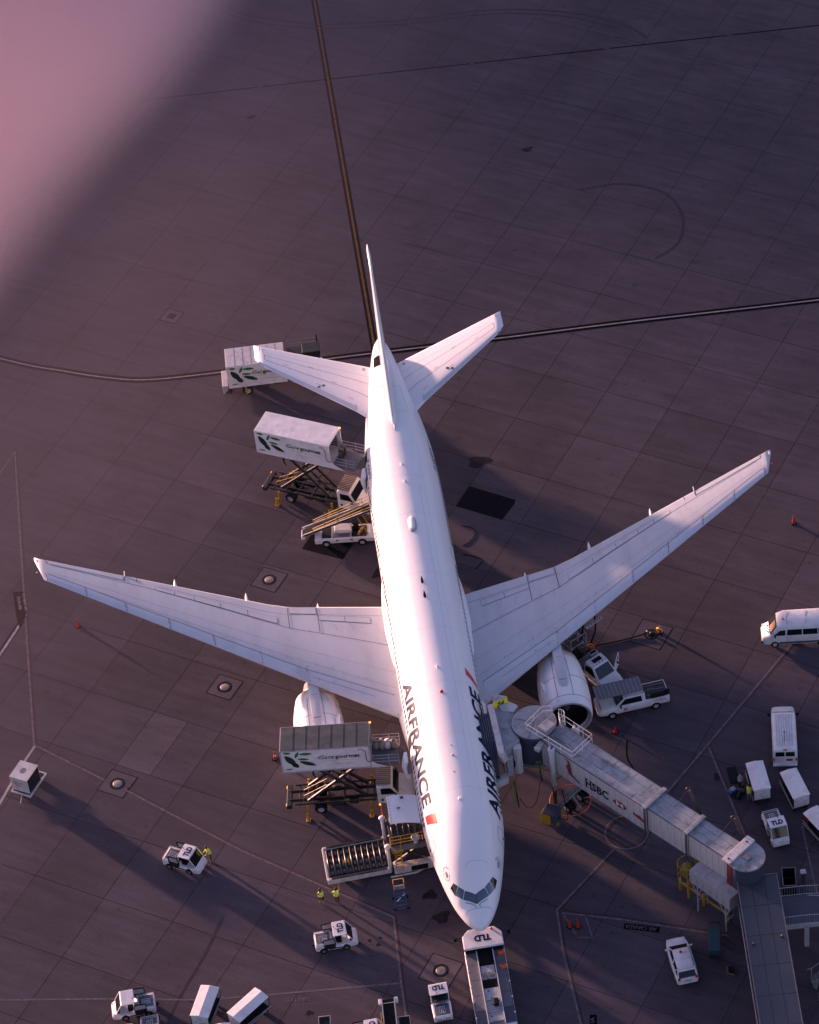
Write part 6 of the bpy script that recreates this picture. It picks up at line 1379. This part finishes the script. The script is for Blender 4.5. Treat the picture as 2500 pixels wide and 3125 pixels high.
for y in (-.6, .6): MB().tube([(-.95, y, 1.1), (-.6, y, 1.15), (2.0, y, 2.8)], .03, 6).tube([(-.6, y, .1), (-.6, y, 1.15)], .03, 6).tube([(1.0, y, 1.1), (1.0, y, 2.15)], .03, 6).build('hand_rail', M['lgrey'], r)
r = root('lower_stair', (24.4, -8.6, 0), deg(8), 'second dark steel stair, lowest at the right edge', 'stairs')
for k in range(6): MB().box((-.3+.3*k, 0, .15+.19*k), (.32, .8, .05)).build('tread', M['grey'], r)
for y in (-.4, .4): MB().tube([(-.6, y, 1.0), (1.4, y, 2.0)], .03, 6).tube([(-.6, y, 1.0), (-.6, y, .05)], .03, 6).build('hand_rail', M['lgrey'], r)
r = root('open_skip', (23.8, 2.8, 0), deg(-8), 'dark open-topped waste skip near the round end of the jet bridge', 'skip')
for c_, d_ in (((-.5, 0, .55), (.06, 1.7, 1.1)), ((.5, 0, .55), (.06, 1.7, 1.1)), ((0, .85, .55), (1.06, .06, 1.1)), ((0, -.85, .55), (1.06, .06, 1.1)), ((0, 0, .06), (1.0, 1.7, .06)), ((0, -.1, .7), (1.0, .05, .8))): rbox('side_plate', c_, d_, 'bin', r, .01)
MB().bar((-.5, -.87, 1.12), (-.5, .87, 1.12), .06).bar((.5, -.87, 1.12), (.5, .87, 1.12), .06).bar((-.5, .87, 1.12), (.5, .87, 1.12), .06).bar((-.5, -.87, 1.12), (.5, -.87, 1.12), .06).build('rim', M['grey'], r)
r = root('light_post', (24.65, 1.6, 0), 0, 'short blue-grey square post beside the open skip', 'post'); rbox('shaft', (0, 0, 1.45), (.32, .32, 2.9), 'shutter', r, .02); rbox('cap', (0, 0, 2.95), (.42, .42, .12), 'lgrey', r, .02); rbox('base', (0, 0, .05), (.5, .5, .1), 'grey', r, .01)
r = root('tarped_cart', (17.15, -1.7, 0), deg(80), 'dark teal covered cart with a red frame by the corridor', 'cart')
rbox('cover', (-.1, 0, .75), (2.3, .95, .7), 'teal', r, .08); rbox('bed', (.1, 0, .35), (2.7, .9, .08), 'dark', r, .01); MB().tube([(1.25, -.4, .4), (1.25, -.4, 1.2), (1.25, .4, 1.2), (1.25, .4, .4)], .03, 6).tube([(2.0, -.4, .35), (2.0, .4, .35)], .03, 6).tube([(1.25, -.4, .35), (2.0, -.4, .35)], .03, 6).tube([(1.25, .4, .35), (2.0, .4, .35)], .03, 6).build('frame', M['redd'], r); wheels(r, [(-.9, -.4), (-.9, .4), (1.0, -.4), (1.0, .4)], .16, .1, 'dark')
r = root('loading_chock', (17.6, -4.35, 0), 0, 'small yellow handled marker beside the corridor wall', 'marker'); MB().tube([(0, 0, 0), (0, .05, .8)], .025, 6).build('handle', M['yellow'], r); MB().tube([(0, 0, .05), (.5, -.35, .05)], .025, 6).build('foot', M['yellow'], r); rbox('block', (.35, .1, .2), (.4, .35, .4), 'bin', r, .03)
r = root('steel_cart', (16.6, -3.6, 0), 0, '', '')
bpy.data.objects.remove(r)

# ------------------------------------------------------------------ cones and small gear
def cone(x, y, label, h=.72, delin=False):
    r = root('traffic_cone' if not delin else 'delineator_post', (x, y, 0), random.uniform(0, 1), label, 'traffic cone', None if delin else 'orange traffic cones on the apron')
    rbox('base', (0, 0, .03), (.42, .42, .06), 'black', r, .01)
    if delin:
        MB().lathe([(.09, .06), (.07, 1.05), (.03, 1.15), (.001, 1.16)], 12).build('post', M['brick'], r, True)
        for z in (.55, .85): MB().lathe([(.09, z), (.088, z+.12)], 12).build('collar', M['wroof'], r, True)
    else:
        MB().lathe([(.16, .06), (.10, h*.45), (.045, h*.95), (.03, h), (.001, h)], 14).build('body', M['brick'], r, True)
        MB().lathe([(.093, h*.55), (.068, h*.75)], 14).build('collar', M['brick'] if h > .8 else M['redlamp'], r, True)
    return r
cone(-28.3, 41.85, 'orange traffic cone in front of the left wing tip', .95)
cn = cone(-13.55, 23.85, 'orange traffic cone with white band by the lifted box corner, left engine', .9); MB().lathe([(.105, .42), (.085, .58)], 14).build('collar', M['wroof'], cn, True)
cone(18.85, 31.0, 'tall orange delineator with two white bands beside the open hydrant pit', delin=True)
cone(13.4, 21.0, 'orange traffic cone below the pickup truck, left of the grey van', .75)
cone(32.25, 41.35, 'orange traffic cone under the right wing tip near the right edge', .95)
cone(6.8, 2.35, 'shorter orange traffic cone in the cone box, on the left', .8)
cone(7.4, 2.2, 'taller orange traffic cone in the cone box, on the right', 1.05)
r = root('step_stand', (-5.45, 7.0, 0), deg(0), 'blue wheeled step stand with a yellow top rail near the nose', 'step stand')
b = MB()
for x in (-.45, .45): b.bar((x, -.35, .12), (x*.85, .1, 2.0), .06); b.bar((x, .75, .12), (x*.85, .25, 2.0), .06)
b.bar((-.45, -.35, .14), (.45, -.35, .14), .06).bar((-.45, .75, .14), (.45, .75, .14), .06).bar((-.43, -.2, .7), (.40, .0, 1.4), .04).bar((-.43, -.1, 1.25), (.43, -.1, 1.25), .05)
b.build('frame', M['blue'], r); rbox('platform', (0, .2, 2.02), (.85, .45, .06), 'blue', r, .01)
for k in range(4): MB().box((0, -.28+.08*k, .45+.38*k), (.8, .05, .04)).build('step', M['blue'], r)
MB().bar((-.4, 0, 2.05), (-.4, 0, 2.75), .05).bar((.4, 0, 2.05), (.4, 0, 2.75), .05).bar((-.4, .4, 2.05), (-.4, .4, 2.75), .05).bar((.4, .4, 2.05), (.4, .4, 2.75), .05).bar((-.4, .4, 2.75), (.4, .4, 2.75), .05).bar((-.4, 0, 2.75), (-.4, .4, 2.75), .05).bar((.4, 0, 2.75), (.4, .4, 2.75), .05).bar((-.4, 0, 2.45), (.4, 0, 2.45), .05).build('top_rail', M['golden'], r)
wheels(r, [(-.5, -.35), (.5, -.35), (-.5, .75), (.5, .75)], .12, .06, 'dark')
# belt loader and cart cut by the bottom edge
r = root('belt_loader', (-7.55, -4.8, 0), deg(88), 'black-belted loader cut by the bottom edge, left of the small tractor', 'belt loader')
b = MB().bar((-3.0, 0, .95), (2.2, 0, 1.35), .85, .12); b.build('belt', M['black'], r); MB().bar((1.85, -.42, 1.42), (1.85, .42, 1.42), .04).build('belt_joint', M['lgrey'], r)
for y in (-.46, .46): MB().bar((-3.0, y, .95), (2.25, y, 1.38), .08, .22).build('side_beam', M['lgrey'], r, bev=.01)
for y in (-.6, .6): rbox('end_bumper', (2.1, y, 1.3), (.5, .24, .2), 'brwhite', r, .04)
MB().bar((-2.5, .62, 1.2), (1.0, .62, 1.5), .05).build('guard_rail', M['golden'], r); wheels(r, [(-1.5, -.6), (-1.5, .6), (1.0, -.6), (1.0, .6)], .3, .2, 'grey')
def darkbin(x, y, rz, label, s_=1.0):
    r = root('dark_trolley', (x, y, 0), deg(rz), label, 'trolley', 'dark lidded trolleys at the bottom edge')
    rbox('body', (0, 0, .6), (1.5*s_, .80, .7), 'shutter', r, .04); rbox('lid', (0, 0, .98), (1.52*s_, .84, .06), 'bin', r, .02)
    MB().bar((.76*s_, -.42, 1.05), (.76*s_, .42, 1.05), .04).bar((-.7, -.42, 1.02), (.76*s_, -.42, 1.05), .03).bar((-.7, .42, 1.02), (.76*s_, .42, 1.05), .03).build('rim', M['brwhite'], r); wheels(r, [(-.5, -.35), (-.5, .35), (.5, -.35), (.5, .35)], .14, .08, 'dark')
darkbin(-6.55, -4.95, 88, 'dark lidded trolley between belt loader and small tractor, bottom edge', 1.1); darkbin(-12.3, -3.7, 86, 'dark lidded trolley with pale rim, bottom edge under the middle tractor', 1.05)
# luggage
def suitcase(x, y, z, rz, d, m, label):
    r = root('suitcase', (x, y, z), deg(rz), label, 'suitcase', 'luggage beside the baggage cart')
    rbox('shell', (0, 0, d[2]/2+.03), d, m, r, .05); MB().tube([(-.1, 0, d[2]+.03), (-.1, 0, d[2]+.09), (.1, 0, d[2]+.09), (.1, 0, d[2]+.03)], .012, 5).build('handle', M['grey'], r); MB().box((0, 0, d[2]/2+.03), (d[0]+.01, .02, d[2]+.01)).build('zip_line', M['grey'], r)
suitcase(21.35, 12.9, 0, 30, (.75, .5, .3), 'blue', 'dark blue suitcase lying leftmost in the luggage pile'); suitcase(21.75, 12.35, 0, 60, (.7, .45, .3), 'bin', 'black suitcase at the near end of the luggage pile')
suitcase(21.4, 12.85, .33, 10, (.4, .3, .2), 'lgrey', 'small pale grey case on top of the blue suitcase'); suitcase(22.05, 12.8, 0, -20, (.6, .42, .28), 'shutter', 'slate blue suitcase between pile and cart'); suitcase(22.2, 13.4, 0, 80, (.35, .25, .6), 'bag', 'light grey upright case beside the open cart side')
r = root('rubber_mat', (21.75, 14.6, 0), deg(0), 'black rectangular mat on the ground left of the baggage carts', 'mat'); rbox('sheet', (0, 0, .05), (.72, 1.65, .1), 'bin', r, .02); MB().box((0, -.35, .11), (.70, .03, .02)).build('fold', M['dark'], r)

# ------------------------------------------------------------------ people
def person(x, y, rz, label, arms, shorts=False, vest='hiviz', lean=0, step=.0, shirt='hiviz', pants='cloth', sleeves='skin', scale=1.0):
    """arms: for each side (+y is left) elbow and hand positions in metres, figure faces +x"""
    r = root('person', (x, y, 0), rz, label, 'person')
    L_ = lean; V = []; E_ = []; RD = []
    def v(p, rad): V.append(p); RD.append(rad); return len(V)-1
    pel = v((0, 0, .98), (.15, .12)); wst = v((L_*.3, 0, 1.12), (.14, .115)); chs = v((L_*.7, 0, 1.33), (.165, .125)); nb = v((L_, 0, 1.48), (.07, .07)); hd0 = v((L_+.03, 0, 1.58), (.075, .08)); hd = v((L_+.05, 0, 1.69), (.088, .10)); top = v((L_+.04, 0, 1.77), (.06, .07))
    for a, b_ in ((pel, wst), (wst, chs), (chs, nb), (nb, hd0), (hd0, hd), (hd, top)): E_.append((a, b_))
    nose = v((L_+.155, 0, 1.66), (.018, .018)); E_.append((hd, nose))
    for s_ in (-1, 1):
        st = step*s_
        h = v((0, s_*.095, .90), (.10, .105)); k = v((st*.6+.03, s_*.10, .50), (.062, .065)); an = v((st, s_*.10, .10), (.042, .042)); toe = v((st+.15, s_*.12, .04), (.045, .035))
        E_.extend([(pel, h), (h, k), (k, an), (an, toe)])
        sh = v((L_*.9, s_*.19, 1.42), (.068, .068)); (ex_, ey, ez_), (hx_, hy_, hz_) = arms[0 if s_ < 0 else 1]
        el = v((ex_, ey*s_, ez_), (.043, .043)); wr = v((hx_, hy_*s_, hz_), (.028, .028)); E_.extend([(chs, sh), (sh, el), (el, wr)])
        d = Vector((hx_-ex_, (hy_-ey)*s_, hz_-ez_)).normalized(); sd = d.cross(Vector((.3, .2, 1))).normalized(); ud = sd.cross(d).normalized()
        W_ = Vector((hx_, hy_*s_, hz_)); pm = v(tuple(W_+d*.06), (.036, .020)); E_.append((wr, pm))
        for q, (of, ln) in enumerate(((-.027, .075), (-.009, .085), (.009, .08), (.027, .06))):
            b1 = v(tuple(W_+d*.09+sd*of), (.009, .009)); b2 = v(tuple(W_+d*(.09+ln*.6)+sd*of*1.1-ud*.012), (.008, .008)); b3 = v(tuple(W_+d*(.09+ln*.9)+sd*of*1.1-ud*.035), (.007, .007)); E_.extend([(pm, b1), (b1, b2), (b2, b3)])
        t1 = v(tuple(W_+d*.05+sd*-.04*s_-ud*.01), (.010, .010)); t2 = v(tuple(W_+d*.09+sd*-.055*s_-ud*.02), (.009, .009)); E_.extend([(pm, t1), (t1, t2)])
    me = bpy.data.meshes.new('body'); me.from_pydata(V, E_, []); o = bpy.data.objects.new('body', me); col.objects.link(o)
    sk = o.modifiers.new('skin', 'SKIN'); ss = o.modifiers.new('sub', 'SUBSURF'); ss.levels = 1; ss.render_levels = 1
    for i, q in enumerate(me.skin_vertices[0].data): q.radius = RD[i]; q.use_root = (i == 0)
    bpy.context.view_layer.update()
    m2 = bpy.data.meshes.new_from_object(o.evaluated_get(bpy.context.evaluated_depsgraph_get())); bpy.data.objects.remove(o)
    m2.name = 'body'; m2.materials.clear()
    for q in (M['skin'], M[pants], M[shirt], M['boot']): m2.materials.append(q)
    for p in m2.polygons:
        c = p.center; p.use_smooth = True
        if c.z < .13: mi = 3
        elif c.z < (.50 if shorts else .13): mi = 0
        elif c.z < 1.02 and abs(c.y) < .21: mi = 1
        elif c.z < 1.50 and abs(c.y) < .235: mi = 2
        else: mi = 0
        p.material_index = mi
    o = bpy.data.objects.new('body', m2); col.objects.link(o); o.parent = r
    rings = []
    for z, a, b_, lx in ((1.0, .165, .205, .1), (1.12, .158, .19, .3), (1.28, .165, .215, .6), (1.40, .15, .225, .85), (1.475, .10, .14, 1)): rings.append([(L_*lx+a*math.cos(t*PI/8), b_*math.sin(t*PI/8), z) for t in range(16)])
    vs = MB().loft(rings, cap=False).build('vest', M[vest], r, True)
    for z in (1.10, 1.22): MB().loft([[(L_*.4+.176*math.cos(t*PI/8), .216*math.sin(t*PI/8), z+dz) for t in range(16)] for dz in (0, .045)], cap=False).build('reflective_band', M['wroof'], vs)
    for s_ in (-1, 1): MB().bar((-.165+L_*.4, s_*.15, 1.12), (-.12+L_*.9, s_*.06, 1.44), .035, .02).build('reflective_band', M['wroof'], vs)
    MB().lathe([(.001, .115), (.07, .095), (.105, .04), (.108, -.02), (.09, -.07)], 16, c=(L_+.03, 0, 1.70)).build('hair', M['hair'], r, True)
    MB().lathe([(.001, .125), (.08, .105), (.113, .05), (.115, .02)], 16, c=(L_+.03, 0, 1.70)).build('cap', M['capm'], r, True)
    for s_ in (-1, 1): MB().ball((L_+.135, s_*.033, 1.69), .012, 5).build('eye', M['boot'], r); MB().ball((L_+.04, s_*.098, 1.67), .022, 5).build('ear', M['skin'], r)
    MB().box((L_+.138, 0, 1.625), (.01, .045, .01)).build('mouth', M['redside'], r)
    if scale != 1: r.scale = (scale,)*3
    return r
dn = ((.05, .27, 1.14), (.16, .26, .92))
person(-11.35, 8.45, deg(115), 'worker in dark shirt and black vest with yellow bands, shorts, walking below the roller bed', (((-.02, .30, 1.20), (.12, .12, 1.30)), ((-.02, .30, 1.20), (.10, .10, 1.36))), shorts=True, step=.16, shirt='cloth', vest='hiviz')
person(-10.2, 8.25, deg(80), 'worker in yellow hi-vis top and dark red trousers, one arm raised, below the roller bed', (((.12, .27, 1.62), (.22, .25, 1.92)), ((-.02, .38, 1.25), (.06, .50, 1.45))), step=.05, pants='maroon')
person(-19.35, 14.45, deg(190), 'worker in hi-vis vest leaning over the front of the left baggage tractor', (((.25, .26, 1.18), (.42, .20, 1.02)), ((.25, .26, 1.18), (.42, .20, 1.02))), lean=.16)
person(22.50, 11.8, deg(70), 'worker in hi-vis vest loading bags into the right baggage cart', (((.25, .24, 1.22), (.48, .18, 1.15)), ((.25, .24, 1.22), (.48, .18, 1.15))), lean=.12, pants='bag')
person(21.98, 13.15, deg(20), 'worker in pale shirt stooping behind the luggage pile', (((.22, .24, 1.10), (.40, .2, .90)), ((.22, .24, 1.10), (.40, .2, .90))), lean=.2, shirt='bag', vest='bag')

# ------------------------------------------------------------------ mist bank for the pink blur, plus an added veil lightening the left apron
mm = bpy.data.materials.new('pink_mist'); mm.use_nodes = True; n = mm.node_tree; L = n.links; n.nodes.clear()
out = n.nodes.new('ShaderNodeOutputMaterial'); pv = n.nodes.new('ShaderNodeVolumePrincipled'); pv.inputs['Color'].default_value = (1, .78, .80, 1); pv.inputs['Anisotropy'].default_value = 0.0
tc = n.nodes.new('ShaderNodeTexCoord'); sp = n.nodes.new('ShaderNodeSeparateXYZ'); L.new(tc.outputs['Object'], sp.inputs[0])
nz = n.nodes.new('ShaderNodeTexNoise'); nz.inputs['Scale'].default_value = .018; nz.inputs['Detail'].default_value = 1.5; L.new(tc.outputs['Object'], nz.inputs['Vector'])
def math_(op, a, b_, c_=None):
    x = n.nodes.new('ShaderNodeMath'); x.operation = op
    for i, q in enumerate((a, b_, c_)):
        if q is None: continue
        if isinstance(q, (int, float)): x.inputs[i].default_value = q
        else: L.new(q, x.inputs[i])
    return x.outputs[0]
# local x: distance into the bank from its soft edge
edge = math_('ADD', sp.outputs['X'], math_('MULTIPLY', math_('SUBTRACT', nz.outputs[0], .5), 9.0))
mr = n.nodes.new('ShaderNodeMapRange'); mr.interpolation_type = 'SMOOTHSTEP'; mr.inputs[1].default_value = -9; mr.inputs[2].default_value = 20; mr.inputs[3].default_value = 0; mr.inputs[4].default_value = 1.1; L.new(edge, mr.inputs[0])
m2 = n.nodes.new('ShaderNodeMapRange'); m2.interpolation_type = 'SMOOTHSTEP'; m2.inputs[1].default_value = -48; m2.inputs[2].default_value = 6; m2.inputs[3].default_value = 0; m2.inputs[4].default_value = .024; L.new(sp.outputs['X'], m2.inputs[0])  # thin veil added to brighten the left ground, fading away from the bank
L.new(math_('ADD', mr.outputs[0], m2.outputs[0]), pv.inputs['Density']); L.new(pv.outputs[0], out.inputs['Volume'])
mz = MB().box((12, 0, 1.0), (150, 230, 4.0)).build('mist', mm); tag(mz, kind='stuff')
mz.location = (-27.8, 105.3, 0); mz.rotation_euler = (0, 0, math.atan2(.485, -.875))
